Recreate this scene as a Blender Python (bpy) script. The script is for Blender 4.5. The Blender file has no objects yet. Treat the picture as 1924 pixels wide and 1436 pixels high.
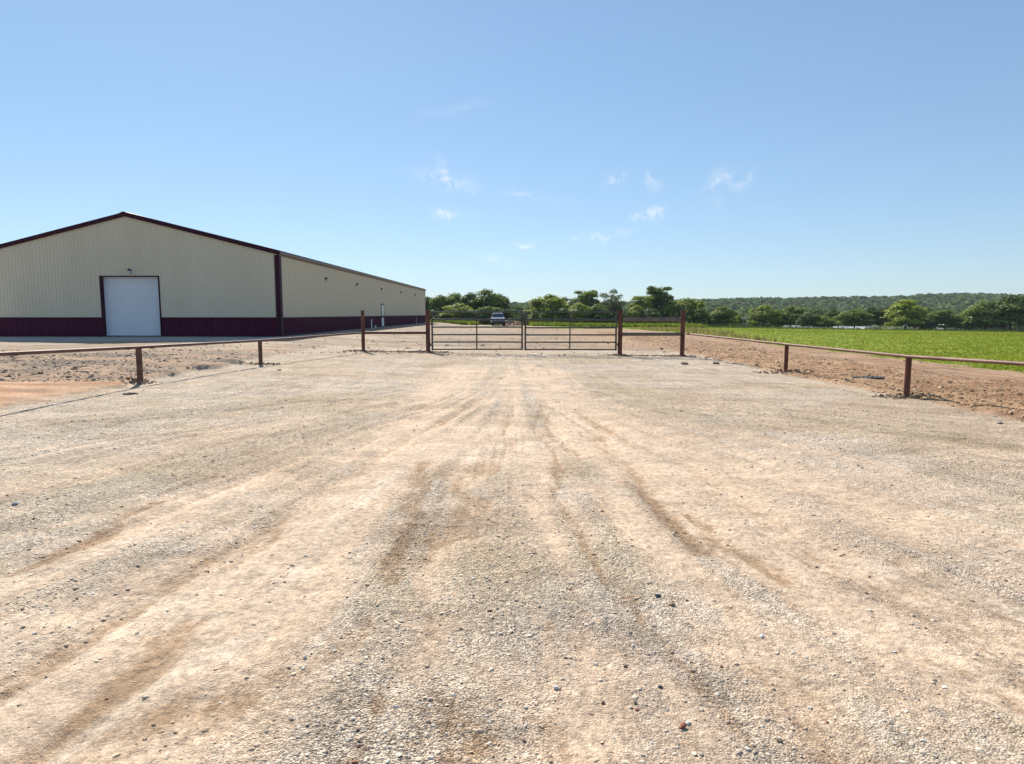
import bpy, math, random
import numpy as np
from mathutils import Vector, Matrix
random.seed(7); RNG = np.random.default_rng(11)
S = bpy.context.scene
COL = S.collection

# ------------------------------------------------------------------ camera, light, exposure
F = 1240.0; PITCH = math.atan(128.0 / F); CAMZ = 1.55
cam_d = bpy.data.cameras.new('camera'); cam = bpy.data.objects.new('camera', cam_d); COL.objects.link(cam)
cam_d.sensor_width = 36; cam_d.lens = F / 1924 * 36; cam_d.clip_start = 0.05; cam_d.clip_end = 9000
cam.location = (0, 0, CAMZ); cam.rotation_euler = (math.pi / 2 - PITCH, 0, 0)
S.camera = cam
SUN_AZ = math.radians(-22); SUN_EL = math.radians(38)
sdir = Vector((math.sin(SUN_AZ) * math.cos(SUN_EL), math.cos(SUN_AZ) * math.cos(SUN_EL), math.sin(SUN_EL)))
sd = bpy.data.lights.new('sun', 'SUN'); sun = bpy.data.objects.new('sun', sd); COL.objects.link(sun)
sd.energy = 5.0; sd.angle = math.radians(0.5); sd.color = (1.0, 0.93, 0.82)
sun.rotation_euler = sdir.to_track_quat('Z', 'Y').to_euler(); sun.location = (0, 0, 60)
S.view_settings.view_transform = 'Standard'; S.view_settings.look = 'None'
S.view_settings.gamma = 1; S.view_settings.use_curve_mapping = False
S.view_settings.exposure = 0.61

W = bpy.data.worlds.new('World'); S.world = W; W.use_nodes = True
nt = W.node_tree; N = nt.nodes; L = nt.links
bg = N['Background']; bg.inputs['Strength'].default_value = 0.075
sky = N.new('ShaderNodeTexSky'); sky.sky_type = 'NISHITA'; sky.sun_disc = False
sky.sun_elevation = SUN_EL; sky.sun_rotation = SUN_AZ
sky.altitude = 250; sky.air_density = 1.0; sky.dust_density = 0.1; sky.ozone_density = 3.0

def pix_dir(px, py):
    u = (px - 962) / F; v = (718 - py) / F
    return (u, math.cos(PITCH) + v * math.sin(PITCH), -math.sin(PITCH) + v * math.cos(PITCH))

def wisps():
    """thin fair-weather wisps: soft patches of noise at fixed directions of the sky"""
    tc = N.new('ShaderNodeTexCoord')
    nz = N.new('ShaderNodeTexNoise'); nz.inputs['Scale'].default_value = 34; nz.inputs['Detail'].default_value = 6
    nz.inputs['Roughness'].default_value = 0.6; L.new(tc.outputs['Generated'], nz.inputs['Vector'])
    wsc = N.new('ShaderNodeVectorMath'); wsc.operation = 'MULTIPLY_ADD'
    L.new(nz.outputs['Color'], wsc.inputs[0]); wsc.inputs[1].default_value = (0.045,) * 3
    sub = N.new('ShaderNodeVectorMath'); sub.operation = 'SUBTRACT'; L.new(tc.outputs['Generated'], sub.inputs[0])
    sub.inputs[1].default_value = (0.0225,) * 3
    L.new(sub.outputs[0], wsc.inputs[2])
    # px, py, half length, half height, tilt (deg), strength
    spots = [(822, 338, 38, 13, -12, .55), (828, 325, 10, 17, 8, .6), (872, 350, 26, 5, -12, .35), (838, 404, 17, 7, -18, 1.0),
             (860, 203, 44, 7, 14, .30), (985, 369, 24, 5, -22, .5), (1040, 374, 26, 4, -14, .2), (1157, 333, 13, 7, 26, .75),
             (1222, 339, 8, 12, 40, .7), (1350, 336, 22, 9, 28, .6), (1390, 341, 20, 7, 32, .6), (1346, 376, 9, 6, 0, .3),
             (1200, 403, 13, 6, 0, .9), (1233, 402, 12, 9, 10, 1.0), (1140, 440, 34, 6, 8, .65), (1080, 451, 26, 4, 10, .3),
             (984, 465, 17, 4, 10, .8), (919, 485, 12, 4, -4, .8), (950, 494, 20, 4, -14, .3), (1183, 492, 20, 3, -4, .4),
             (1310, 385, 18, 4, 30, .2), (888, 404, 22, 4, 0, .2)]
    acc = None
    for px, py, a, b, tl, st in spots:
        c = Vector(pix_dir(px, py)).normalized()
        r = Vector((1, 0, 0)); r = (r - c * r.dot(c)).normalized(); up = r.cross(c)
        t = math.radians(tl); ax = r * math.cos(t) + up * math.sin(t); ay = -r * math.sin(t) + up * math.cos(t)
        d1 = N.new('ShaderNodeVectorMath'); d1.operation = 'SUBTRACT'; L.new(wsc.outputs[0], d1.inputs[0]); d1.inputs[1].default_value = c
        sq = []
        for axv, h in ((ax, a), (ay, b)):
            dp = N.new('ShaderNodeVectorMath'); dp.operation = 'DOT_PRODUCT'; L.new(d1.outputs[0], dp.inputs[0])
            dp.inputs[1].default_value = axv * (F / h / 1.1)
            m = N.new('ShaderNodeMath'); m.operation = 'MULTIPLY'; L.new(dp.outputs['Value'], m.inputs[0]); L.new(dp.outputs['Value'], m.inputs[1])
            sq.append(m)
        s = N.new('ShaderNodeMath'); s.operation = 'ADD'; L.new(sq[0].outputs[0], s.inputs[0]); L.new(sq[1].outputs[0], s.inputs[1])
        e = N.new('ShaderNodeMath'); e.operation = 'POWER'; e.inputs[0].default_value = 0.4; L.new(s.outputs[0], e.inputs[1])
        k = N.new('ShaderNodeMath'); k.operation = 'MULTIPLY_ADD'; L.new(e.outputs[0], k.inputs[0]); k.inputs[1].default_value = st * .8
        if acc is None: k.inputs[2].default_value = 0
        else: L.new(acc.outputs[0], k.inputs[2])
        acc = k
    n2 = N.new('ShaderNodeTexNoise'); n2.inputs['Scale'].default_value = 90; n2.inputs['Detail'].default_value = 5
    L.new(wsc.outputs[0], n2.inputs['Vector'])
    mr = N.new('ShaderNodeMapRange'); mr.inputs[1].default_value = .36; mr.inputs[2].default_value = .66
    L.new(n2.outputs['Fac'], mr.inputs[0])
    o = N.new('ShaderNodeMath'); o.operation = 'MULTIPLY'; o.use_clamp = True; L.new(acc.outputs[0], o.inputs[0]); L.new(mr.outputs[0], o.inputs[1])
    o2 = N.new('ShaderNodeMath'); o2.operation = 'MULTIPLY'; o2.inputs[1].default_value = .8; L.new(o.outputs[0], o2.inputs[0])
    return o2
wf = wisps()
hsv = N.new('ShaderNodeHueSaturation'); hsv.inputs['Saturation'].default_value = 1.0; hsv.inputs['Value'].default_value = 1.0
gmm = N.new('ShaderNodeGamma'); gmm.inputs[1].default_value = .63
grd = N.new('ShaderNodeMix'); grd.data_type = 'RGBA'; grd.blend_type = 'MULTIPLY'; grd.inputs[0].default_value = 1; grd.inputs[7].default_value = (1.58, 1.90, 2.19, 1)
L.new(sky.outputs[0], gmm.inputs[0]); L.new(gmm.outputs[0], grd.inputs[6]); L.new(grd.outputs[2], hsv.inputs['Color'])
mx = N.new('ShaderNodeMix'); mx.data_type = 'RGBA'; L.new(wf.outputs[0], mx.inputs[0]); L.new(hsv.outputs[0], mx.inputs[6])
mx.inputs[7].default_value = (9.6, 9.7, 9.8, 1)
L.new(mx.outputs[2], bg.inputs['Color'])

# ------------------------------------------------------------------ numeric helpers
def sm(v, a, b):
    t = np.clip((np.asarray(v, float) - a) / (b - a), 0, 1); return t * t * (3 - 2 * t)
_T = RNG.random((256, 256))
def vnoise(x, y):
    x = np.asarray(x, float); y = np.asarray(y, float)
    xi = np.floor(x).astype(int); yi = np.floor(y).astype(int); fx = x - xi; fy = y - yi
    fx = fx * fx * (3 - 2 * fx); fy = fy * fy * (3 - 2 * fy)
    a = _T[xi & 255, yi & 255]; b = _T[(xi + 1) & 255, yi & 255]; c = _T[xi & 255, (yi + 1) & 255]; d = _T[(xi + 1) & 255, (yi + 1) & 255]
    return (a * (1 - fx) + b * fx) * (1 - fy) + (c * (1 - fx) + d * fx) * fy
def fbm(x, y, o=4):
    s = 0; a = .5; n = 0
    for k in range(o):
        s = s + a * vnoise(x * 2 ** k + 17.3 * k, y * 2 ** k + 9.1 * k); n += a; a *= .5
    return s / n
RIDX = [-3000, 500, 800, 950, 1100, 1300, 1420, 1500, 1620, 1750, 1820, 1924, 2600, 5000]
RIDH = [8, 8, 6, 4.5, 5, 10, 12.5, 13, 13, 18, 19.5, 17, 20, 14]
def H(x, y):
    x = np.asarray(x, float); y = np.asarray(y, float)
    t = -0.016 * np.clip(x, -14, 16) * sm(y, 3, 22)
    r = -0.015 * np.clip(x - 25, 0, 150) * sm(y, 20, 60)
    g = -.26 * sm(y, 60, 100) - 1.2 * sm(y, 100, 150) - 3.6 * sm(y, 165, 260)
    w = sm(-x, 7, 11) * sm(y, 22, 33) * (1 - sm(y, 95, 112))
    h = (t + r + g) * (1 - w) + .31 * w
    u = 962 + 1240 * x / np.maximum(y, 1)
    rid = np.interp(u, RIDX, RIDH) + 3 * (fbm(x / 130, y / 260, 3) - .5)
    hl = (rid + 6) * sm(y, 360, 900) * (1 - .5 * sm(y, 950, 1500))
    hl = hl + (3.0 * (fbm(x / 60, y / 60, 3) - .5)) * sm(y, 330, 450)
    return h + hl
def P(px, py, Y):                       # point on the pixel's ray at distance Y
    d = pix_dir(px, py); k = Y / d[1]; return Vector((d[0] * k, Y, CAMZ + d[2] * k))
def G(px, py):                          # where the pixel's ray meets the terrain
    d = pix_dir(px, py); lo, hi = 0.5, 400.0
    if d[2] >= 0: return P(px, py, 150)
    f = lambda k: CAMZ + d[2] * k - float(H(d[0] * k, d[1] * k))
    k = lo
    while k < hi and f(k) > 0: k *= 1.02
    a, b = k / 1.02, k
    for _ in range(30):
        m = (a + b) / 2
        if f(m) > 0: a = m
        else: b = m
    return Vector((d[0] * b, d[1] * b, float(H(d[0] * b, d[1] * b))))

# ------------------------------------------------------------------ object helpers
def tag(o, label=None, cat=None, group=None, kind=None):
    if label: o['label'] = label
    if cat: o['category'] = cat
    if group: o['group'] = group
    if kind: o['kind'] = kind
    return o
def empty(name, loc=(0, 0, 0), rz=0.0):
    o = bpy.data.objects.new(name, None); COL.objects.link(o); o.location = loc; o.rotation_euler = (0, 0, rz)
    o.empty_display_size = .2; return o
def link(name, me, parent=None, mat=None):
    if mat is not None:
        me.materials.clear(); me.materials.append(mat)
    o = bpy.data.objects.new(name, me); COL.objects.link(o)
    if parent: o.parent = parent
    return o
def np_mesh(name, V, Fc, smooth=False):
    """V (n,3), Fc (m,k) with a constant k"""
    me = bpy.data.meshes.new(name); V = np.asarray(V, np.float32); Fc = np.asarray(Fc, np.int32)
    m, k = Fc.shape
    me.vertices.add(len(V)); me.vertices.foreach_set('co', V.ravel())
    me.loops.add(m * k); me.loops.foreach_set('vertex_index', Fc.ravel())
    me.polygons.add(m); me.polygons.foreach_set('loop_start', np.arange(m, dtype=np.int32) * k)
    me.polygons.foreach_set('loop_total', np.full(m, k, np.int32))
    me.polygons.foreach_set('use_smooth', np.full(m, smooth))
    me.update(calc_edges=True); return me
def add_attr(me, name, data, kind='FLOAT'):
    if kind == 'FLOAT':
        a = me.attributes.new(name, 'FLOAT', 'POINT'); a.data.foreach_set('value', np.asarray(data, np.float32).ravel())
    else:
        a = me.attributes.new(name, 'FLOAT_COLOR', 'POINT')
        d = np.ones((len(data), 4), np.float32); d[:, :3] = data; a.data.foreach_set('color', d.ravel())

class MB:
    def __init__(s): s.v = []; s.f = []
    def quad(s, *p):
        n = len(s.v); s.v += [tuple(q) for q in p]; s.f.append(tuple(range(n, n + len(p)))); return s
    def box(s, x0, x1, y0, y1, z0, z1):
        n = len(s.v)
        s.v += [(x0, y0, z0), (x1, y0, z0), (x1, y1, z0), (x0, y1, z0), (x0, y0, z1), (x1, y0, z1), (x1, y1, z1), (x0, y1, z1)]
        s.f += [tuple(n + i for i in q) for q in ((0, 3, 2, 1), (4, 5, 6, 7), (0, 1, 5, 4), (1, 2, 6, 5), (2, 3, 7, 6), (3, 0, 4, 7))]; return s
    def prism(s, prof, axis, a, b):
        """profile of 2-D points extruded along an axis"""
        n = len(s.v); k = len(prof)
        for t in (a, b):
            for (p, q) in prof:
                s.v.append({'x': (t, p, q), 'y': (p, t, q), 'z': (p, q, t)}[axis])
        for i in range(k):
            j = (i + 1) % k; s.f.append((n + i, n + j, n + k + j, n + k + i))
        s.f.append(tuple(n + i for i in range(k))[::-1]); s.f.append(tuple(n + k + i for i in range(k))); return s
    def tube(s, a, b, r, r2=None, n=12, cap=True):
        a = Vector(a); b = Vector(b); r2 = r if r2 is None else r2
        d = (b - a).normalized(); u = d.orthogonal().normalized(); w = d.cross(u)
        k = len(s.v)
        for c, rr in ((a, r), (b, r2)):
            for i in range(n):
                t = 2 * math.pi * i / n; s.v.append(tuple(c + (u * math.cos(t) + w * math.sin(t)) * rr))
        for i in range(n): j = (i + 1) % n; s.f.append((k + i, k + j, k + n + j, k + n + i))
        if cap: s.f.append(tuple(k + i for i in range(n))[::-1]); s.f.append(tuple(k + n + i for i in range(n)))
        return s
    def path(s, pts, r, n=8):
        for a, b in zip(pts[:-1], pts[1:]): s.tube(a, b, r, n=n)
        return s
    def ball(s, c, rx, ry=None, rz=None, n=10, m=6):
        ry = ry or rx; rz = rz or rx; k = len(s.v)
        for j in range(m + 1):
            ph = math.pi * j / m
            for i in range(n):
                t = 2 * math.pi * i / n
                s.v.append((c[0] + rx * math.sin(ph) * math.cos(t), c[1] + ry * math.sin(ph) * math.sin(t), c[2] + rz * math.cos(ph)))
        for j in range(m):
            for i in range(n):
                q = (i + 1) % n; s.f.append((k + j * n + i, k + (j + 1) * n + i, k + (j + 1) * n + q, k + j * n + q))
        return s
    def mesh(s, name, smooth=False, bevel=0):
        me = bpy.data.meshes.new(name); me.from_pydata(s.v, [], s.f)
        if smooth:
            me.polygons.foreach_set('use_smooth', [True] * len(me.polygons))
            try: me.set_sharp_from_angle(angle=math.radians(40))
            except Exception: pass
        me.update(); return me
    def build(s, name, mat, parent=None, smooth=False):
        return link(name, s.mesh(name, smooth), parent, mat)

# ------------------------------------------------------------------ materials
def new_mat(name):
    m = bpy.data.materials.new(name); m.use_nodes = True
    return m, m.node_tree.nodes, m.node_tree.links, m.node_tree.nodes['Principled BSDF']
def noise_mat(name, c1, c2, scale=8, rough=.6, metal=0.0, bump=0.0, bscale=None, stretch=(1, 1, 1), spec=.5, coords='Object', detail=5, lo=.35, hi=.65):
    m, n, l, b = new_mat(name)
    tc = n.new('ShaderNodeTexCoord'); mp = n.new('ShaderNodeMapping'); mp.inputs['Scale'].default_value = stretch
    l.new(tc.outputs[coords], mp.inputs[0])
    nz = n.new('ShaderNodeTexNoise'); nz.inputs['Scale'].default_value = scale; nz.inputs['Detail'].default_value = detail
    l.new(mp.outputs[0], nz.inputs['Vector'])
    cr = n.new('ShaderNodeValToRGB'); cr.color_ramp.elements[0].position = lo; cr.color_ramp.elements[1].position = hi
    cr.color_ramp.elements[0].color = (*c1, 1); cr.color_ramp.elements[1].color = (*c2, 1)
    l.new(nz.outputs['Fac'], cr.inputs[0]); l.new(cr.outputs[0], b.inputs['Base Color'])
    b.inputs['Roughness'].default_value = rough; b.inputs['Metallic'].default_value = metal
    b.inputs['Specular IOR Level'].default_value = spec
    if bump:
        bp = n.new('ShaderNodeBump'); bp.inputs['Strength'].default_value = bump; bp.inputs['Distance'].default_value = .02
        n2 = n.new('ShaderNodeTexNoise'); n2.inputs['Scale'].default_value = bscale or scale * 4; n2.inputs['Detail'].default_value = 4
        l.new(mp.outputs[0], n2.inputs['Vector']); l.new(n2.outputs['Fac'], bp.inputs['Height']); l.new(bp.outputs[0], b.inputs['Normal'])
    return m
M = {}
M['stone_panel'] = noise_mat('beige_painted_steel', (.63, .56, .42), (.67, .60, .455), .6, .5, spec=.25, stretch=(1, 1, .3))
M['burgundy'] = noise_mat('burgundy_painted_steel', (.062, .004, .027), (.072, .005, .032), .8, .5, spec=.12)
M['burgundy_trim'] = noise_mat('burgundy_trim', (.034, .003, .014), (.042, .004, .018), 1.2, .5, spec=.15)
M['roof'] = noise_mat('burgundy_roof', (.08, .012, .02), (.11, .02, .03), .7, .45)
M['white_door'] = noise_mat('white_door_steel', (.66, .70, .745), (.69, .73, .77), 1.5, .4)
M['white'] = noise_mat('white_plastic', (.72, .72, .70), (.8, .8, .78), 5, .45)
M['black'] = noise_mat('black_metal', (.015, .015, .016), (.03, .03, .03), 5, .5)
M['gate_paint'] = noise_mat('dark_green_gate_paint', (.045, .046, .040), (.095, .095, .085), 9, .33, .3, stretch=(1, 1, 3), bump=.1)
M['rust'] = noise_mat('rusty_red_pipe', (.080, .022, .013), (.175, .060, .035), 7, .55, .25, .25, 40, (1, 1, .25))
M['brown_pipe'] = noise_mat('weathered_brown_pipe', (.10, .045, .030), (.17, .095, .07), 3, .62, .35, .15, 40)
M['grey_pipe'] = noise_mat('weathered_grey_brown_pipe', (.11, .085, .065), (.17, .14, .115), 4, .42, .4, .15, 40)
M['bark'] = noise_mat('bark', (.06, .045, .032), (.13, .10, .075), 3, .9, 0, .5, 10, (1, 1, .3))
M['glass'] = noise_mat('dark_glass', (.015, .02, .028), (.02, .03, .04), 3, .06, spec=.8)
M['car_paint'] = noise_mat('white_car_paint', (.32, .38, .47), (.36, .42, .50), 2, .25)
M['chrome'] = noise_mat('chrome', (.5, .5, .5), (.6, .6, .6), 4, .2, .9)
M['tyre'] = noise_mat('tyre_rubber', (.015, .015, .015), (.03, .03, .03), 9, .85)
M['lamp_glass'] = noise_mat('lamp_glass', (.55, .56, .58), (.66, .67, .7), 6, .15, spec=.7)
M['orange'] = noise_mat('orange_paint', (.50, .14, .04), (.56, .18, .06), 4, .5)
M['house_white'] = noise_mat('white_siding', (.55, .55, .53), (.66, .66, .63), 2, .6)
M['metal_roof'] = noise_mat('white_metal_roof', (.52, .56, .60), (.66, .69, .72), 1.5, .4)
M['shingle'] = noise_mat('grey_shingle_roof', (.22, .24, .25), (.34, .36, .37), 2, .8)
M['wood_pole'] = noise_mat('grey_wood_pole', (.28, .26, .23), (.40, .37, .33), 2, .8)
M['dry_stick'] = noise_mat('dry_stick', (.38, .31, .24), (.55, .47, .38), 9, .9)

def foliage_mat(name, trans=.42):
    m, n, l, b = new_mat(name)
    oi = n.new('ShaderNodeObjectInfo'); geo = n.new('ShaderNodeNewGeometry'); tc = n.new('ShaderNodeTexCoord')
    nz = n.new('ShaderNodeTexNoise'); nz.inputs['Scale'].default_value = .9; nz.inputs['Detail'].default_value = 4; l.new(tc.outputs['Object'], nz.inputs['Vector'])
    ad = n.new('ShaderNodeMath'); ad.operation = 'MULTIPLY_ADD'; l.new(geo.outputs['Random Per Island'], ad.inputs[0]); ad.inputs[1].default_value = .55
    l.new(nz.outputs['Fac'], ad.inputs[2])
    mr = n.new('ShaderNodeMapRange'); mr.inputs[1].default_value = .4; mr.inputs[2].default_value = 1.15; mr.inputs[3].default_value = .62; mr.inputs[4].default_value = 1.45
    l.new(ad.outputs[0], mr.inputs[0])
    vm = n.new('ShaderNodeVectorMath'); vm.operation = 'SCALE'; l.new(oi.outputs['Color'], vm.inputs[0]); l.new(mr.outputs[0], vm.inputs['Scale'])
    l.new(vm.outputs[0], b.inputs['Base Color']); b.inputs['Roughness'].default_value = .6; b.inputs['Specular IOR Level'].default_value = .3
    tr = n.new('ShaderNodeBsdfTranslucent'); l.new(vm.outputs[0], tr.inputs['Color'])
    ms = n.new('ShaderNodeMixShader'); ms.inputs[0].default_value = trans
    l.new(b.outputs[0], ms.inputs[1]); l.new(tr.outputs[0], ms.inputs[2]); l.new(ms.outputs[0], n['Material Output'].inputs[0])
    return m
M['leaf'] = foliage_mat('foliage')
def attr_mat(name, attr='tint', rough=.85, trans=0.0, bump=0.0, spec=.3):
    m, n, l, b = new_mat(name)
    a = n.new('ShaderNodeAttribute'); a.attribute_name = attr
    l.new(a.outputs['Color'], b.inputs['Base Color']); b.inputs['Roughness'].default_value = rough; b.inputs['Specular IOR Level'].default_value = spec
    if trans:
        tr = n.new('ShaderNodeBsdfTranslucent'); l.new(a.outputs['Color'], tr.inputs['Color'])
        ms = n.new('ShaderNodeMixShader'); ms.inputs[0].default_value = trans
        l.new(b.outputs[0], ms.inputs[1]); l.new(tr.outputs[0], ms.inputs[2]); l.new(ms.outputs[0], n['Material Output'].inputs[0])
    return m
M['stones'] = attr_mat('mixed_stones')
M['grass'] = attr_mat('grass_blades', trans=.35)
M['forest'] = attr_mat('distant_foliage', trans=.3)

# ------------------------------------------------------------------ the ground
# marks worn into the lot: pixel polylines carried on to the terrain; (kind, half width in m, strength, points)
MARKS = [
 ('tan', .22, 1.0, [(-60, 1360), (250, 1190), (450, 1060), (640, 930), (760, 820), (800, 770)]),
 ('tan', .20, .9, [(-60, 1140), (200, 1020), (380, 945), (520, 900)]),
 ('tan', .20, .9, [(60, 1436), (300, 1270), (470, 1150), (600, 1040), (720, 900)]),
 ('tan', .30, .9, [(-100, 1250), (120, 1170), (330, 1090), (520, 1000)]),
 ('tan', .45, .75, [(850, 690), (800, 780), (740, 860)]),
 ('tan', .85, .75, [(860, 830), (1000, 820), (1130, 840)]),
 ('tan', .25, .8, [(1090, 780), (1190, 870), (1290, 960), (1420, 1050), (1560, 1130), (1700, 1240)]),
 ('tan', .28, .7, [(1480, 1000), (1650, 1060), (1924, 1190), (2100, 1280)]),
 ('tan', .20, .7, [(1380, 1180), (1500, 1290), (1640, 1440)]),
 ('tan', .5, .5, [(1280, 870), (1450, 930), (1600, 980)]),
 ('tan', .10, .6, [(860, 900), (862, 1000), (850, 1100)]),
 ('tan', .16, .5, [(900, 1240), (960, 1340), (900, 1436)]),
 ('tan', .14, .6, [(780, 1150), (760, 1220)]),
 ('tan', 1.2, .35, [(870, 700), (900, 740), (1000, 700)]),
 ('pale', .045, .55, [(110, 1436), (330, 1270), (440, 1195)]),
 ('pale', .07, .6, [(520, 1090), (640, 980), (740, 880)]),
 ('pale', .10, .6, [(1640, 1050), (1924, 1160)]),
 ('pale', .08, .6, [(-60, 1130), (120, 1060), (250, 1010)]),
 ('pale', .35, .45, [(900, 860), (980, 830)]),
 ('pale', .5, .35, [(-100, 1290), (150, 1180), (300, 1130)]),
 ('brown', .07, .9, [(150, 1390), (260, 1270), (360, 1170)]),
 ('brown', .12, .6, [(80, 1440), (230, 1390), (400, 1350)]),
 ('brown', .08, .75, [(788, 870), (775, 1010), (768, 1080)]),
 ('brown', .10, .55, [(865, 900), (865, 1010)]),
 ('brown', .15, .7, [(910, 880), (965, 825)]),
 ('brown', .06, .9, [(1200, 915), (1260, 975), (1330, 1030)]),
 ('brown', .06, .9, [(1290, 960), (1370, 1020), (1450, 1075)]),
 ('brown', .09, .6, [(1700, 1060), (1800, 1110), (1924, 1180)]),
 ('brown', .05, .7, [(0, 1075), (150, 1010), (300, 945)]),
 ('brown', .08, .5, [(1420, 1240), (1530, 1320), (1600, 1400)]),
 ('brown', .09, .6, [(790, 1340), (820, 1420)]),
 ('brown', .07, .6, [(950, 1330), (960, 1400)]),
 ('brown', .05, .55, [(1010, 1150), (1040, 1190)]),
 ('brown', .08, .5, [(440, 1330), (560, 1240), (640, 1170)]),
 ('brown', .3, .5, [(800, 690), (860, 680)]),
 ('brown', .09, .5, [(1090, 780), (1140, 820)]),
 ('grey', .16, .7, [(1530, 1050), (1700, 1150)]),
 ('grey', .16, .5, [(230, 1100), (330, 1060), (480, 1000)]),
 ('grey', .30, .6, [(1150, 1130), (1300, 1290), (1420, 1430)]),
 ('grey', .25, .5, [(1700, 1290), (1924, 1420)]),
 ('grey', .16, .5, [(1000, 1130), (1010, 1270)]),
 ('grey', .15, .4, [(560, 1400), (620, 1300)]),
 ('olive', .5, .5, [(0, 920), (180, 890)]),
 ('olive', .6, .4, [(1600, 790), (1880, 840)]),
 ('olive', .6, .3, [(350, 790), (500, 770)]),
 ('olive', .5, .3, [(1180, 740), (1350, 790)]),
]
MARKW = []
for k, w, s, pts in MARKS: MARKW.append((k, w, s, [(G(*p).x, G(*p).y) for p in pts]))
def seg_dist(x, y, pts):
    best = np.full(x.shape, 1e9)
    for (ax, ay), (bx, by) in zip(pts[:-1], pts[1:]):
        dx, dy = bx - ax, by - ay; t = np.clip(((x - ax) * dx + (y - ay) * dy) / (dx * dx + dy * dy + 1e-9), 0, 1)
        best = np.minimum(best, np.hypot(x - ax - t * dx, y - ay - t * dy))
    return best
def marks(x, y):
    out = {k: np.zeros(x.shape) for k in ('tan', 'pale', 'brown', 'grey', 'olive')}
    # the fan in which vehicles leave the gate
    ph = np.arctan2(x + .1, np.maximum(13.5 - y, .3)); rr = np.hypot(x + .1, 13.5 - y)
    near = 1 - sm(y, 10.5, 13)
    streak = (fbm(ph * 26, rr * .35, 4) * near + fbm(x * 2.2, y * .5, 4) * (1 - near))
    fine = (fbm(ph * 90, rr * 1.1, 3) * near + fbm(x * 7, y * 1.6, 3) * (1 - near))
    blot = fbm(x * 3.1 + 40, y * 2.2, 4)
    wx = x + .5 * (fbm(x * 1.3, y * 1.3, 3) - .5); wy = y + .6 * (fbm(x * 1.3 + 9, y * 1.3 + 5, 3) - .5)
    for k, w, s, pts in MARKW:
        d = seg_dist(wx, wy, pts)
        g = np.exp(-(d / (w * 1.25)) ** 2) * s
        g = g * np.clip(.25 + 1.5 * (.5 * streak + .25 * fine + .25 * blot), 0, 1.25) if k != 'olive' else g * np.clip(blot * 1.6, 0, 1)
        out[k] = np.maximum(out[k], g)
    lane = np.exp(-(x / (1.6 + .10 * np.maximum(13 - y, 0))) ** 2)
    out['tan'] = np.clip(out['tan'] + sm(streak, .52, .72) * (.25 + .45 * lane) * (1 - .5 * sm(y, 14, 26)), 0, 1)
    out['brown'] = np.clip(out['brown'] + sm(fine * .6 + blot * .4, .60, .74) * .35 * lane, 0, 1)
    u = (x + 1.1 * (fbm(x * .22 + 2, y * .22 + 6, 3) - .5) * sm(13 - y, 0, 6) + .35 * (fbm(x * .5, y * .35 + 20, 3) - .5)) / (1 + .54 * np.log1p(np.exp((13 - y) / 1.2))); fade = 1 - .75 * sm(y, 15, 27); cen = np.exp(-(u / 1.5) ** 2)
    lt_ = fbm(u * 8 + 5.3, y * .10, 4); l2 = fbm(u * 21 + 50, y * .16 + .3 * blot, 4); l3 = fbm(u * 17 + 81, y * .13 + .3 * blot, 3)
    out['tan'] = np.clip(out['tan'] + sm(lt_, .49, .57) * .50 * fade * np.clip(.5 + blot, 0, 1.2) * (.35 + .65 * cen), 0, 1)
    out['brown'] = np.clip(out['brown'] + sm(l2, .56, .66) * .62 * fade * (.45 + .55 * sm(fbm(x * .45 + 60, y * .25, 3), .38, .56)) * (.2 + .8 * cen), 0, 1)
    out['pale'] = np.clip(out['pale'] + sm(l3, .60, .72) * .5 * fade * (.35 + .65 * sm(fbm(x * .5 + 90, y * .25, 3), .40, .56)), 0, 1)
    out['ridge'] = l2 - .5
    out['olive'] = np.clip(out['olive'] + .35 * sm(fbm(x * .5 + 3, y * .8, 4), .52, .66), 0, 1)
    out['streak'] = streak; out['fine'] = fine; out['blot'] = blot
    return out
def edge_l(y):   # outer edge of the gravel on the left and right
    return -8.3 - .10 * np.clip(y - 16, 0, 12)
def zones(x, y):
    w = .9 * (fbm(x * .9, y * .9, 4) - .5); w2 = .35 * (fbm(x * 3, y * 3, 3) - .5)
    el = -8.0 + w * 1.0 + w2 * 1.4; er = 7.55 + w * .8 + w2
    lot = sm(x, el - .12, el + .12) * (1 - sm(x, er - .15, er + .15)) * (1 - sm(y + 3 * w, 27, 30))
    red = (1 - lot) * sm(y + w, 7.5, 8.2) * (1 - sm(y + 3.4 * w + 3 * w2 + .12 * (x + 8), 13.5, 14.3)) * (1 - sm(x, -8, -7.2)) * np.clip(.55 + 1.6 * (fbm(x * 1.2 + 70, y * 2.0, 4) - .36), 0, 1)
    rub = (1 - lot) * sm(x, 7, 8) * (1 - sm(x + 2.2 * w + w2, 11.6, 12.8)) * (1 - sm(y, 52, 75))
    trk = sm(x + 2.2 * w + w2, 11.6, 12.8) * (1 - sm(x + w * 2 + w2 * 2, 15.2, 15.9)) * (1 - sm(y, 58, 85))
    gr = sm(x + w * 2 + w2 * 2, 15.2, 15.9) * sm(y, 4, 9)
    far = sm(y + 6 * w + 26 * (fbm(x * .03, y * .03, 3) - .5) - .1 * np.abs(x), 107, 116)
    mid = sm(x + 3 * w, 3, 8) * sm(y - 1.5 * x + 4 * w, 62, 74)
    gr = np.clip(np.maximum(np.maximum(gr, far), mid), 0, 1)
    gr = np.maximum(gr, sm(-x, 60, 75)); gr = np.maximum(gr, sm(-y, 25, 40))
    return dict(lot=lot, red=red, rub=rub, trk=trk, grass=gr)
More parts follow.
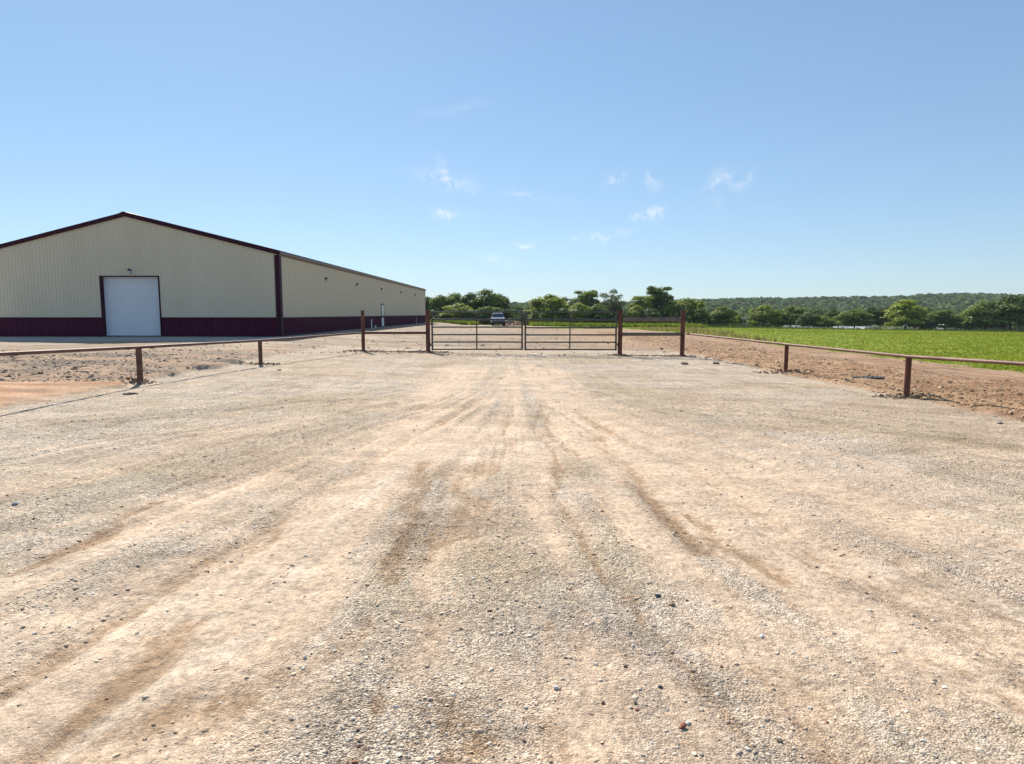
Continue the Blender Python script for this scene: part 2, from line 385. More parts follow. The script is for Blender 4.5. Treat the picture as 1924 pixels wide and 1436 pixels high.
def ground_colour(x, y, flat=True):
    z = zones(x, y); m = marks(x, y)
    c = np.zeros(x.shape + (3,))
    def lay(col, wt):
        nonlocal c
        c = c * (1 - wt[..., None]) + np.array(col) * wt[..., None]
    one = np.ones_like(x)
    lay((.37, .275, .19), one)                                     # dry yard dirt
    n = fbm(x * .25, y * .7, 4); lay((.44, .34, .24), sm(n, .48, .68) * .8); lay((.27, .19, .125), sm(fbm(x * .6 + 7, y * 1.6, 4), .56, .7) * .7)
    lay((.24, .175, .12), .6 * one); lay((.20, .14, .095), sm(fbm(x * .9 + 3, y * 2.6, 4), .52, .64) * .8 * sm(y, 20, 26)); lay((.46, .31, .18), sm(fbm(x * .3 + 13, y * .9, 4), .52, .66) * .6 * sm(x, -3, 1)); lay((.42, .35, .25), sm(fbm(x * .35 + 5, y * 1.3, 4), .45, .6) * .6 * (1 - sm(x, -3, 1)))
    lay((.46, .44, .40), sm(-x, 11, 12.5) * sm(y, 29, 31.5) * (1 - sm(y, 100, 110)) * .7)      # crushed stone round the building
    lay((.17, .125, .09), (1 - z['lot']) * (1 - sm(x, -8, -7)) * sm(y, 13.6, 14.6) * (1 - sm(y + 8 * (n - .5), 20, 24.5)) * np.clip(.85 + 1.1 * (fbm(x * 1.1, y * 1.6, 4) - .5), 0, .97))
    gcol = np.array((.675, .56, .44)); lay(gcol, z['lot'])
    lt = z['lot']
    lay((.62, .54, .44), sm(m['streak'] * .5 + m['blot'] * .5, .48, .62) * .6 * lt)
    lay((.40, .325, .24), sm(m['fine'], .55, .75) * .5 * lt)
    lay((.55, .41, .27), sm(fbm(x * .35 + 31, y * .6, 4), .46, .66) * .55 * lt); lay((.42, .30, .19), sm(fbm(x * 1.4 + 3, y * 1.1 + 8, 5), .56, .72) * .45 * lt)
    lay((.42, .36, .20), m['olive'] * .5 * lt)
    if flat:
        lay((.58, .435, .285), m['tan'] * .85 * lt); lay((.34, .215, .12), m['brown'] * .8 * lt); lay((.64, .56, .46), m['pale'] * .85 * lt)
    lay((.33, .31, .29), m['grey'] * .6 * lt)
    lay((.40, .26, .165), (1 - lt) * (1 - sm(x, -8, -7)) * sm(y, 9, 11) * (1 - sm(y, 24, 28)) * sm(fbm(x * .6 + 44, y * 1.5, 4), .46, .6) * .75)
    lay((.42, .215, .115), z['red']); lay((.34, .19, .11), z['red'] * sm(fbm(x * 1.3 + 4, y * 3.4, 4), .58, .7) * .7); lay((.56, .36, .22), z['red'] * sm(fbm(x * .5, y * 2.4, 4), .45, .65) * .8)
    lay((.34, .195, .105), z['rub']); lay((.21, .11, .06), z['rub'] * (1 - sm(y + 8 * (n - .5), 11, 22)) * .8); lay((.43, .275, .155), z['rub'] * sm(fbm(x * 1.5, y * 1.5, 4), .42, .62) * .8)
    lay((.30, .18, .105), z['trk'] * .95); lay((.42, .28, .18), z['trk'] * sm(fbm(x * 2.2, y * .35, 4), .5, .66) * .8)
    lay((.35, .22, .13), (1 - z['lot']) * sm(x, 2, 7) * sm(y, 28, 34) * (1 - sm(x, 14, 16)) * .6)
    return np.clip(c, .02, .8), z, m

def axis(parts):
    out = []
    for a, b, s0, s1 in parts:
        v = a
        while v < b - 1e-6:
            out.append(v); t = (v - a) / (b - a); v += s0 * (s1 / s0) ** t
    out.append(parts[-1][1]); return np.array(out)
xr = axis([(0, 9, .06, .06), (9, 18, .1, .3), (18, 90, .4, 4), (90, 600, 5, 30), (600, 1500, 40, 120)])
gx = np.concatenate([-xr[:0:-1], xr])
gy = np.concatenate([-axis([(0, 8, .3, .6), (8, 60, 1, 8), (60, 500, 20, 80)])[:0:-1], axis([(0, 1.6, .3, .2), (1.6, 9, .035, .06), (9, 26, .08, .16), (26, 60, .25, .8), (60, 200, 1, 5), (200, 1000, 8, 25), (1000, 1500, 40, 90)])])
X, Y = np.meshgrid(gx, gy)
Z = H(X, Y)
colr, zn, mk = ground_colour(X, Y, False)
nearw = 1 - sm(np.hypot(X, Y), 26, 40)
rough = .018 * (fbm(X * 4, Y * 4, 4) - .5) + .012 * (fbm(X * 14, Y * 14, 2) - .5)
rut = -.022 * mk['tan'] - .014 * mk['brown'] + .010 * (mk['streak'] - .5) - .06 * mk['ridge'] * (1 - sm(Y, 10, 20)) * (1 - sm(np.abs(X), 5, 7))
clod = .10 * (fbm(X * 2.4, Y * 2.4, 4) - .5) + .09 * (fbm(X * .5, Y * .5, 3) - .4)
Zd = (rough + rut) * zn['lot'] + (1 - zn['lot']) * (rough * 1.2 + clod * (zn['rub'] * .9 + .35 * zn['trk'] + .25))
leftr = (1 - zn['lot']) * (1 - sm(X, -8, -7)) * (.35 + .65 * sm(Y, 13.5, 15.5)) * (1 - sm(Y, 20, 25)) * (.4 + 1.2 * fbm(X * 1.1, Y * 2.2, 4))
Zd = Zd + leftr * (.10 + clod * .5) * 1.0
Zd = Zd + (1 - zn['lot']) * (zn['rub'] * .05)
Zd = Zd * (1 - sm(np.hypot(X, Y), 60, 120))
Z = Z + Zd
def ground_z(x, y):                      # bilinear read-back of the sheet
    x = np.atleast_1d(np.asarray(x, float)); y = np.atleast_1d(np.asarray(y, float))
    i = np.clip(np.searchsorted(gx, x) - 1, 0, len(gx) - 2); j = np.clip(np.searchsorted(gy, y) - 1, 0, len(gy) - 2)
    fx = (x - gx[i]) / (gx[i + 1] - gx[i]); fy = (y - gy[j]) / (gy[j + 1] - gy[j])
    return (Z[j, i] * (1 - fx) + Z[j, i + 1] * fx) * (1 - fy) + (Z[j + 1, i] * (1 - fx) + Z[j + 1, i + 1] * fx) * fy

def ground_material():
    m, n, l, b = new_mat('ground_cover')
    tc = n.new('ShaderNodeTexCoord')
    at = n.new('ShaderNodeAttribute'); at.attribute_name = 'tint'
    ag = n.new('ShaderNodeAttribute'); ag.attribute_name = 'grass'
    al = n.new('ShaderNodeAttribute'); al.attribute_name = 'stony'
    def noise(sc, det=5, ro=.6, st=None):
        t = n.new('ShaderNodeTexNoise'); t.inputs['Scale'].default_value = sc; t.inputs['Detail'].default_value = det; t.inputs['Roughness'].default_value = ro
        if st:
            mp = n.new('ShaderNodeMapping'); mp.inputs['Scale'].default_value = st; l.new(tc.outputs['Object'], mp.inputs[0]); l.new(mp.outputs[0], t.inputs['Vector'])
        else: l.new(tc.outputs['Object'], t.inputs['Vector'])
        return t
    def vor(sc, feat='F1'):
        t = n.new('ShaderNodeTexVoronoi'); t.feature = feat; t.inputs['Scale'].default_value = sc; l.new(tc.outputs['Object'], t.inputs['Vector']); return t
    def mr(sock, a, b_, c, d):
        t = n.new('ShaderNodeMapRange'); t.inputs[1].default_value = a; t.inputs[2].default_value = b_; t.inputs[3].default_value = c; t.inputs[4].default_value = d
        l.new(sock, t.inputs[0]); return t.outputs[0]
    def math_(op, a, b_=None):
        t = n.new('ShaderNodeMath'); t.operation = op
        for i, s in enumerate((a, b_)):
            if s is None: continue
            if isinstance(s, (int, float)): t.inputs[i].default_value = s
            else: l.new(s, t.inputs[i])
        return t.outputs[0]
    v1 = vor(115); v2 = vor(48); n1 = noise(22, 6, .7); n2 = noise(3.2, 6, .65); n3 = noise(160, 3, .7)
    sep = n.new('ShaderNodeSeparateColor'); l.new(v1.outputs['Color'], sep.inputs[0])
    sep2 = n.new('ShaderNodeSeparateColor'); l.new(v2.outputs['Color'], sep2.inputs[0])
    cellv = mr(sep.outputs[0], 0, 1, .62, 1.34)                       # every little stone its own value
    cell2 = mr(sep2.outputs[0], 0, 1, .84, 1.16)
    gap_shade = mr(v1.outputs['Distance'], .30, .72, 1.10, .45)  # pebble shadow put into the colour, darker between the little stones
    st = math_('MULTIPLY', math_('MULTIPLY', cellv, cell2), gap_shade)
    stm = n.new('ShaderNodeMix'); l.new(al.outputs['Fac'], stm.inputs[0]); stm.inputs[2].default_value = 1.0; l.new(st, stm.inputs[3])
    k = math_('MULTIPLY', stm.outputs[0], mr(n1.outputs['Fac'], .32, .66, .58, 1.30))
    k = math_('MULTIPLY', k, mr(n2.outputs['Fac'], .3, .7, .88, 1.12))
    n5 = noise(42, 6, .75); k = math_('MULTIPLY', k, mr(n5.outputs['Fac'], .55, .66, 1.04, .62)); n6 = noise(11, 8, .8); k = math_('MULTIPLY', k, mr(n6.outputs['Fac'], .56, .70, 1.03, .72))
    n4 = noise(1.1, 7, .7, (.55, 1.6, 1)); k = math_('MULTIPLY', k, mr(n4.outputs['Fac'], .3, .7, .76, 1.2))
    k = math_('MULTIPLY', k, mr(n3.outputs['Fac'], .3, .7, .84, 1.32))
    aw = n.new('ShaderNodeAttribute'); aw.attribute_name = 'worn'; sw = n.new('ShaderNodeSeparateColor'); l.new(aw.outputs['Color'], sw.inputs[0])
    fl = n.new('ShaderNodeAttribute'); fl.attribute_name = 'flow'
    def fnoise(sx, sy, iso, w):
        mp = n.new('ShaderNodeMapping'); mp.inputs['Scale'].default_value = (sx, sy, 1); l.new(fl.outputs['Vector'], mp.inputs[0])
        t = n.new('ShaderNodeTexNoise'); t.inputs['Scale'].default_value = 1; t.inputs['Detail'].default_value = 8; t.inputs['Roughness'].default_value = .68; t.inputs['Distortion'].default_value = .25
        l.new(mp.outputs[0], t.inputs['Vector']); m_ = n.new('ShaderNodeMix'); m_.inputs[0].default_value = w; l.new(iso.outputs['Fac'], m_.inputs[2]); l.new(t.outputs['Fac'], m_.inputs[3]); return m_
    na = fnoise(26, 5, noise(6, 8, .72), .62); nb = fnoise(44, 7, noise(9, 8, .78), .5); nc = fnoise(60, 5, noise(5, 8, .7), .65); cur = at.outputs['Color']
    for ch, nn, colx, lo, hi, k_, amp in ((0, na, (.575, .43, .305), .22, .78, .90, 1.0), (1, nb, (.32, .20, .11), .28, .88, .80, 1.3), (2, nc, (.69, .59, .47), .32, .95, .62, 1.0)):
        f_ = math_('MULTIPLY', mr(math_('ADD', sw.outputs[ch], mr(nn.outputs[0], .32, .68, -amp * .5, amp * .5)), lo, hi, 0, k_), mr(sw.outputs[ch], .01, .09, 0, 1))
        mm = n.new('ShaderNodeMix'); mm.data_type = 'RGBA'; l.new(f_, mm.inputs[0]); l.new(cur, mm.inputs[6]); mm.inputs[7].default_value = (*colx, 1); cur = mm.outputs[2]
    mm = n.new('ShaderNodeMix'); mm.data_type = 'RGBA'; l.new(math_('MULTIPLY', mr(sep.outputs[1], .35, .95, 0, .42), al.outputs['Fac']), mm.inputs[0]); l.new(cur, mm.inputs[6]); mm.inputs[7].default_value = (.50, .33, .19, 1); cur = mm.outputs[2]
    sc = n.new('ShaderNodeVectorMath'); sc.operation = 'SCALE'; l.new(cur, sc.inputs[0]); l.new(k, sc.inputs['Scale'])
    # grass
    gn = noise(.35, 6, .65, (1, 1, 1)); gn2 = noise(6, 5, .7)
    cr = n.new('ShaderNodeValToRGB'); cr.color_ramp.elements[0].position = .32; cr.color_ramp.elements[1].position = .68
    cr.color_ramp.elements[0].color = (.155, .205, .011, 1); cr.color_ramp.elements[1].color = (.235, .28, .017, 1); l.new(gn.outputs['Fac'], cr.inputs[0])
    gs = n.new('ShaderNodeVectorMath'); gs.operation = 'SCALE'; l.new(cr.outputs[0], gs.inputs[0]); l.new(mr(gn2.outputs['Fac'], .3, .7, .7, 1.25), gs.inputs['Scale'])
    ge = mr(math_('ADD', ag.outputs['Fac'], mr(gn2.outputs['Fac'], .3, .7, -.35, .35)), .42, .58, 0, 1)
    mix = n.new('ShaderNodeMix'); mix.data_type = 'RGBA'; l.new(ge, mix.inputs[0]); l.new(sc.outputs[0], mix.inputs[6]); l.new(gs.outputs[0], mix.inputs[7])
    l.new(mix.outputs[2], b.inputs['Base Color']); b.inputs['Roughness'].default_value = .92; b.inputs['Specular IOR Level'].default_value = .2
    h = math_('ADD', math_('MULTIPLY', math_('MULTIPLY', mr(v1.outputs['Distance'], 0, .8, 1, 0), al.outputs['Fac']), .55), math_('MULTIPLY', n1.outputs['Fac'], .9))
    h = math_('ADD', h, math_('MULTIPLY', math_('MULTIPLY', mr(v2.outputs['Distance'], 0, .8, 1, 0), al.outputs['Fac']), .45))
    h = math_('ADD', h, math_('MULTIPLY', n2.outputs['Fac'], .8))
    h = math_('ADD', h, math_('MULTIPLY', math_('ADD', na.outputs[0], nb.outputs[0]), 1.6))
    bp = n.new('ShaderNodeBump'); bp.inputs['Strength'].default_value = .85; bp.inputs['Distance'].default_value = .016; l.new(h, bp.inputs['Height'])
    l.new(bp.outputs[0], b.inputs['Normal'])
    return m
M['ground'] = ground_material()
nyy, nxx = X.shape
stony = np.clip(zn['lot'] * (1 - .75 * mk['tan']) * (1 - .5 * mk['pale']) + .25 * (1 - zn['lot']), 0, 1)
VV = np.stack([X, Y, Z], -1).reshape(-1, 3)
ii, jj = np.meshgrid(np.arange(nyy - 1), np.arange(nxx - 1), indexing='ij')
QF = np.stack([ii * nxx + jj, ii * nxx + jj + 1, (ii + 1) * nxx + jj + 1, (ii + 1) * nxx + jj], -1)
cx = (X[:-1, :-1] + X[1:, 1:]) / 2; cy = (Y[:-1, :-1] + Y[1:, 1:]) / 2; zc = zones(cx, cy)
cls = np.zeros(cx.shape, int)                       # 0 yard dirt
cls[zc['lot'] > .5] = 1; cls[zc['rub'] > .5] = 2; cls[zc['trk'] > .5] = 3; cls[(zc['lot'] < .5) & (cx < -7.5) & (cy > 7.8) & (cy < 13.8)] = 4
cls[zc['grass'] > .5] = 5; cls[cy > 380] = 6
names = ['ground', 'gravel_lot', 'dirt_bank', 'dirt_track', 'red_dirt_ground', 'grass_field', 'hills']
labels = ['dry tan dirt yard between the building, the gates and the far grass', 'pale gravel lot with tan tyre marks fanning out of the gate',
          'rough strip of broken orange dirt outside the right fence', 'smooth reddish dirt track beside the green field',
          'bare red dirt patch outside the left fence', 'bright green grass field right of the dirt track', 'low wooded hills on the horizon']
drive = 1 + .45 * 1.2 * np.log1p(np.exp((13 - Y) / 1.2)); FLOW = np.stack([X / drive, np.clip(Y, -5, 60) * .1, 0 * X], -1).reshape(-1, 3)
WA = np.stack([np.clip(mk['tan'] + .12, 0, 1) * zn['lot'], np.clip(mk['brown'] + .10 * np.exp(-(X / 4.5) ** 2), 0, 1) * zn['lot'], np.clip(mk['pale'] + .08, 0, 1) * zn['lot']], -1).reshape(-1, 3)
TC = colr.reshape(-1, 3); GA = zn['grass'].ravel(); SA = stony.ravel()
for k in range(7):
    Q = QF[cls == k]
    if not len(Q): continue
    us, inv = np.unique(Q, return_inverse=True)
    me = np_mesh(names[k], VV[us], inv.reshape(Q.shape), True)
    add_attr(me, 'worn', WA[us], 'C'); add_attr(me, 'flow', FLOW[us] + 10, 'C'); add_attr(me, 'tint', TC[us], 'C'); add_attr(me, 'grass', GA[us]); add_attr(me, 'stony', SA[us])
    tag(link(names[k], me, None, M['ground']), labels[k], kind='structure')

# ------------------------------------------------------------------ loose stones, clods, grass
ICO_V = []; t = (1 + 5 ** .5) / 2
for a, b_, c in ((-1, t, 0), (1, t, 0), (-1, -t, 0), (1, -t, 0), (0, -1, t), (0, 1, t), (0, -1, -t), (0, 1, -t), (t, 0, -1), (t, 0, 1), (-t, 0, -1), (-t, 0, 1)): ICO_V.append((a, b_, c))
ICO_V = np.array(ICO_V) / math.hypot(1, t)
ICO_F = np.array([(0, 11, 5), (0, 5, 1), (0, 1, 7), (0, 7, 10), (0, 10, 11), (1, 5, 9), (5, 11, 4), (11, 10, 2), (10, 7, 6), (7, 1, 8), (3, 9, 4), (3, 4, 2), (3, 2, 6), (3, 6, 8), (3, 8, 9), (4, 9, 5), (2, 4, 11), (6, 2, 10), (8, 6, 7), (9, 8, 1)])
def rocks(pos, size, cols, flat=.6, jit=.32, sink=.25):
    n = len(pos); a = RNG.random(n) * 6.283
    V = ICO_V[None] * (1 + jit * (RNG.random((n, 12, 1)) * 2 - 1))
    sc = np.stack([size * (.7 + .6 * RNG.random(n)), size * (.7 + .6 * RNG.random(n)), size * flat * (.6 + .6 * RNG.random(n))], -1)
    V = V * sc[:, None, :]
    tx = (RNG.random(n) - .5) * .8; V[..., 2] += V[..., 0] * np.sin(tx)[:, None] * .6
    c, s = np.cos(a)[:, None], np.sin(a)[:, None]
    V = np.stack([V[..., 0] * c - V[..., 1] * s, V[..., 0] * s + V[..., 1] * c, V[..., 2]], -1)
    V = V + pos[:, None, :]; V[..., 2] += (sc[:, 2] * (1 - 2 * sink))[:, None]
    Fc = (ICO_F[None] + (np.arange(n) * 12)[:, None, None]).reshape(-1, 3)
    return V.reshape(-1, 3), Fc, np.repeat(cols, 12, 0)
def stuff_rocks(name, label, pos, size, cols, **k):
    V, Fc, C = rocks(pos, size, cols, **k); me = np_mesh(name, V, Fc); add_attr(me, 'tint', C, 'C')
    return tag(link(name, me, None, M['stones']), label, kind='stuff')
def in_view(x, y, m=.12): return np.abs(x) < y * (962 / F + m) + .3
def scatter(n, yr, xr_, p=1.7):
    y = yr[0] + (yr[1] - yr[0]) * RNG.random(n) ** p; x = (RNG.random(n) * 2 - 1) * np.minimum(y * .9 + .4, xr_); return x, y
# gravel
xs, ys = [], []
for n, yr, p in ((22000, (1.9, 5), 1.2), (15000, (5, 11), 1.2), (6000, (11, 27), 1.2)):
    a, b_ = scatter(n, yr, 9.0, p); xs.append(a); ys.append(b_)
x = np.concatenate(xs); y = np.concatenate(ys)
z_ = zones(x, y); m_ = marks(x, y)
keep = RNG.random(len(x)) < z_['lot'] * np.clip(.28 + .9 * sm(m_['blot'], .38, .62) + .6 * m_['grey'], 0, 1) * np.clip(1 - .85 * m_['tan'] - .4 * m_['pale'], .06, 1)
x, y = x[keep], y[keep]; n = len(x)
size = np.exp(np.clip(RNG.normal(0, .55, n), -1.5, .9)) * (.0038 + .00036 * np.clip(y, 0, 14)); size = np.clip(size, .0025, .017)
gc, _, _ = ground_colour(x, y)
v = RNG.random(n); cols = np.clip(gc * (0.72 + .6 * RNG.random((n, 1))), 0, .75)
dk = v < .03; cols[dk] = np.array((.19, .14, .105)) * (0.7 + .9 * RNG.random((dk.sum(), 1)))
rd = (v > .03) & (v < .05); cols[rd] = np.array((.24, .12, .075)) * (0.7 + .7 * RNG.random((rd.sum(), 1)))
wh = v > .86; cols[wh] = np.array((.64, .57, .48)) * (0.85 + .25 * RNG.random((wh.sum(), 1)))
stuff_rocks('gravel', 'loose crushed stone lying over the pale lot', np.stack([x, y, ground_z(x, y)], -1), size, cols, flat=.5, sink=.36)
# broken dirt on the right bank
n = 42000; y = 8 + 52 * RNG.random(n) ** 1.7; x = 7.2 + 5.8 * RNG.random(n)
z_ = zones(x, y); keep = RNG.random(n) < z_['rub'] * np.clip(.3 + fbm(x * .8, y * .8, 3), 0, 1); x, y = x[keep], y[keep]; n = len(x)
size = np.clip(np.exp(RNG.normal(0, .5, n)) * .0145, .007, .06)
cols = np.array((.38, .225, .12)) * (0.6 + .75 * RNG.random((n, 1))); w = RNG.random(n) < .25; cols[w] = np.array((.50, .36, .22)) * (.8 + .3 * RNG.random((w.sum(), 1)))
stuff_rocks('dirt_clods', 'broken orange dirt clods on the bank outside the right fence', np.stack([x, y, ground_z(x, y)], -1), size, cols, flat=.5, sink=.36)
# rubble left of the lot
n = 17000; y = 13.8 + 10 * RNG.random(n) ** 1.2; x = -8.2 - 14 * RNG.random(n)
keep = RNG.random(n) < (1 - zones(x, y)['lot']) * np.clip(1.5 * fbm(x * .5, y * .9, 3) - .1, 0, 1) * (1 - .8 * sm(y, 17, 23)); x, y = x[keep], y[keep]; n = len(x)
size = np.clip(np.exp(RNG.normal(0, .55, n)) * .014, .007, .05)
cols = np.array((.20, .15, .11)) * (0.5 + .9 * RNG.random((n, 1))); w = RNG.random(n) < .15; cols[w] = np.array((.55, .48, .40)) * (.8 + .3 * RNG.random((w.sum(), 1)))
stuff_rocks('rubble', 'grey broken rubble and roots outside the left fence', np.stack([x, y, ground_z(x, y)], -1), size, cols, flat=.5)
# clods over the yard
n = 9000; y = 24 + 70 * RNG.random(n) ** 1.6; x = (RNG.random(n) * 2 - 1) * 15
z_ = zones(x, y); keep = (z_['grass'] < .3) & (RNG.random(n) < .25 + .75 * sm(fbm(x * .3, y * .5, 3), .45, .6)) & ~((x < -11.5) & (y > 34)); x, y = x[keep], y[keep]; n = len(x)
size = np.clip(np.exp(RNG.normal(0, .5, n)) * .021, .012, .09)
cols = np.array((.38, .28, .19)) * (0.6 + .8 * RNG.random((n, 1)))
stuff_rocks('dirt_clods', 'scattered dirt clods on the yard beyond the gate', np.stack([x, y, ground_z(x, y)], -1), size, cols, flat=.5)

def blades(name, label, x, y, h, cols, width=.03, lean=.35):
    n = len(x); z = ground_z(x, y); K = 3
    X_ = np.repeat(x, K) + RNG.normal(0, .05, n * K); Y_ = np.repeat(y, K) + RNG.normal(0, .05, n * K); Z_ = np.repeat(z, K) - .02
    h_ = np.repeat(h, K) * (.6 + .7 * RNG.random(n * K)); a = RNG.random(n * K) * 6.283; wd = width * (1 + h_ * 2) * .5
    dx, dy = np.cos(a) * wd, np.sin(a) * wd; lx, ly = RNG.normal(0, lean, n * K) * h_, RNG.normal(0, lean, n * K) * h_
    V = np.stack([np.stack([X_ - dx, Y_ - dy, Z_], -1), np.stack([X_ + dx, Y_ + dy, Z_], -1), np.stack([X_ + lx, Y_ + ly, Z_ + h_], -1)], 1)
    me = np_mesh(name, V.reshape(-1, 3), np.arange(3 * n * K).reshape(-1, 3)); add_attr(me, 'tint', np.repeat(cols, 3 * K, 0), 'C')
    return tag(link(name, me, None, M['grass']), label, kind='stuff')
n = 90000; y = 14 + 140 * RNG.random(n) ** 1.9; x = 14.5 + (y * .95 - 5) * RNG.random(n) ** .9
ok = (zones(x, y)['grass'] > .45) & in_view(x, y, .12) & (x > 14.5); x, y = x[ok], y[ok]; n = len(x)
gcv = np.array((.215, .27, .015)) * (.85 + .3 * RNG.random((n, 1))); yl = RNG.random(n) < .25; gcv[yl] = np.array((.25, .28, .02))
gcv *= (.8 + .45 * fbm(x * .2, y * .2, 3))[:, None]
blades('grass', 'green grass standing in the right field', x, y, .035 + .05 * RNG.random(n) + .0004 * y, gcv, .035)
n = 14000; y = 106 + 50 * RNG.random(n); x = -30 + 190 * RNG.random(n); ok = zones(x, y)['grass'] > .5; x, y = x[ok], y[ok]; n = len(x)
gcv = np.array((.13, .175, .03)) * (.6 + .8 * RNG.random((n, 1)))
blades('weeds', 'tall weeds along the foot of the tree line', x, y, .3 + .6 * RNG.random(n) * sm(y, 120, 145), gcv, .12)
n = 7000; y = 102 + 9 * RNG.random(n); x = np.where(RNG.random(n) < .35, -17 + 11.5 * RNG.random(n), 3 + 27 * RNG.random(n))
blades('weeds', 'bright green weeds where the dirt yard ends before the trees', x, y, .25 + .45 * RNG.random(n), np.array((.21, .275, .03)) * (.6 + .7 * RNG.random((n, 1))), .10)
n = 1500; y = 40 + 50 * RNG.random(n); x = 9 + 9 * RNG.random(n) * (y / 50); ok = (zones(x, y)['grass'] > .3); x, y = x[ok], y[ok]; n = len(x)
blades('weeds', 'dry yellow weeds where dirt meets the field', x, y, .15 + .35 * RNG.random(n), np.array((.30, .26, .09)) * (.6 + .8 * RNG.random((n, 1))), .06)

# ------------------------------------------------------------------ the metal building
BY = 36.2
c0 = P(524, 590, BY); cx0 = P(526.5, 590, BY).x; BZ = P(400, 631.5, BY).z
Wd = 2 * (cx0 - P(233, 400, BY).x); Ln = 56.0; EV = P(524, 474, BY).z - BZ; RS = P(233, 402, BY).z - BZ - EV; WC = P(400, 597.5, BY).z - BZ
bld = empty('metal_building', (cx0, BY, BZ), math.radians(-.6))
tag(bld, 'long beige metal building with burgundy wainscot, trim and low gable roof', 'building')
roofz = lambda x: EV + RS * (1 - abs(x + Wd / 2) / (Wd / 2))
def rib_profile(x0, x1, pitch, hr, tw):
    """(x, out) points of a ribbed sheet between x0 and x1"""
    pts = [(x0, 0)]; n = max(1, round((x1 - x0) / pitch)); p = (x1 - x0) / n
    for i in range(n):
        c = x0 + p * (i + .5); w = min(tw, p * .5)
        pts += [(c - w * .5, 0), (c - w * .28, hr), (c + w * .28, hr), (c + w * .5, 0)]
    pts.append((x1, 0)); return pts
def sheet(x0, x1, zb, zt, pitch, hr, tw):
    m = MB(); pr = rib_profile(x0, x1, pitch, hr, tw)
    # a lapped edge: the last centimetres stand a little proud
    pr = [(x0, .004), (x0 + .02, .004)] + [(a, b) for a, b in pr if x0 + .02 < a]
    for (a, oa), (b, ob) in zip(pr[:-1], pr[1:]):
        m.quad((a, -oa, zb(a)), (b, -ob, zb(b)), (b, -ob, zt(b)), (a, -oa, zt(a)))
    for (a, oa) in pr: pass
    return m
DL = P(190.5, 570, BY).x - cx0; DR = P(298.5, 570, BY).x - cx0; DH = P(243, 520, BY).z - BZ          # overhead door opening
npan = 17; pw = Wd / npan
cuts = sorted(set([round(-Wd + i * pw, 3) for i in range(npan + 1)] + [round(DL, 3), round(DR, 3)]))
cuts = [c for i, c in enumerate(cuts) if i == 0 or c - cuts[i - 1] > .02]
for a, b_ in zip(cuts[:-1], cuts[1:]):
    mid = (a + b_) / 2; indoor = DL < mid < DR
    zb = (lambda q: DH) if indoor else (lambda q: WC)
    m = sheet(a, b_, zb, lambda q: roofz(q) - .02, .2, .016, .07); m.build('wall_panel', M['stone_panel'], bld)
    if not indoor: sheet(a, b_, lambda q: 0, lambda q: WC, .2, .016, .07).build('wainscot_panel', M['burgundy'], bld)
# side wall: sheets share two meshes
spw = Ln / 56
sm_u = sheet(0, spw, lambda q: WC, lambda q: EV, .333, .05, .14); sm_l = sheet(0, spw, lambda q: 0, lambda q: WC, .333, .05, .14)
for s_ in (sm_u, sm_l): s_.v = [(-y_, x_, z_) for (x_, y_, z_) in s_.v]
mu = sm_u.mesh('wall_panel'); ml = sm_l.mesh('wainscot_panel'); mu.materials.append(M['stone_panel']); ml.materials.append(M['burgundy'])
def sidez(px): # distance along the side wall of a photo column
    k = (px - 962) / F; return (c0.x + .05 - .0106 * BY - 0) / (k - .0106) - BY
DY0 = sidez(714.5); DY1 = sidez(722.5)
for i in range(56):
    y0 = i * spw
    for me, nm in ((mu, 'wall_panel'), (ml, 'wainscot_panel')):
        o = link(nm, me, bld); o.location = (0, y0, 0)
# plain walls on the far sides
MB().quad((-Wd, 0, 0), (-Wd, Ln, 0), (-Wd, Ln, EV), (-Wd, 0, EV)).build('side_wall', M['stone_panel'], bld)
MB().quad((-Wd, Ln, 0), (0, Ln, 0), (0, Ln, EV), (-Wd / 2, Ln, EV + RS), (-Wd, Ln, EV)).build('back_wall', M['stone_panel'], bld)
# roof: two slopes with a slab thickness, ribs and a ridge cap
OV = .10
def slope_pts(sgn):
    xm = -Wd / 2; xe = 0 + OV if sgn > 0 else -Wd - OV; k = RS / (Wd / 2)
    return xm, xe, EV + RS, EV - OV * k
for sgn in (1, -1):
    xm, xe, zm, ze = slope_pts(sgn)
    rf = MB().prism([(xm, zm + .02), (xe, ze + .02), (xe, ze + .08), (xm, zm + .08)], 'y', -.06, Ln + .06).build('roof_slope', M['roof'], bld)
    r = MB(); nr = 92
    for i in range(nr):
        yy = .2 + (Ln - .4) * i / (nr - 1)
        r.prism([(xm, zm + .081), (xe, ze + .081), (xe, ze + .115), (xm, zm + .115)], 'y', yy - .03, yy + .03)
    r.build('roof_ribs', M['roof'], rf)['kind'] = 'stuff'
    # rake trim on the front edge
    MB().prism([(xm, zm - .13), (xe, ze - .13), (xe, ze + .095), (xm, zm + .095)], 'y', -.11, -.062).build('rake_trim', M['burgundy_trim'], bld)
MB().prism([(-Wd / 2 - .25, EV + RS + .05), (-Wd / 2, EV + RS + .13), (-Wd / 2 + .25, EV + RS + .05), (-Wd / 2, EV + RS + .10)], 'y', -.13, Ln + .1).build('ridge_cap', M['burgundy_trim'], bld)
MB().prism([(.045, EV - .19), (.06, EV - .19), (.16, EV - .08), (.16, EV + .0), (.045, EV + .0)], 'y', -.05, Ln + .05).build('eave_gutter', noise_mat('brown_gutter', (.13, .09, .075), (.17, .12, .10), 2, .45), bld)
MB().box(-.20, .055, -.055, -.018, 0, EV - .15).box(.034, .062, -.0179, .26, 0, EV - .2).build('corner_trim', M['burgundy_trim'], bld)
MB().box(.034, .062, Ln - .16, Ln + .03, 0, EV - .2).build('corner_trim', M['burgundy_trim'], bld)
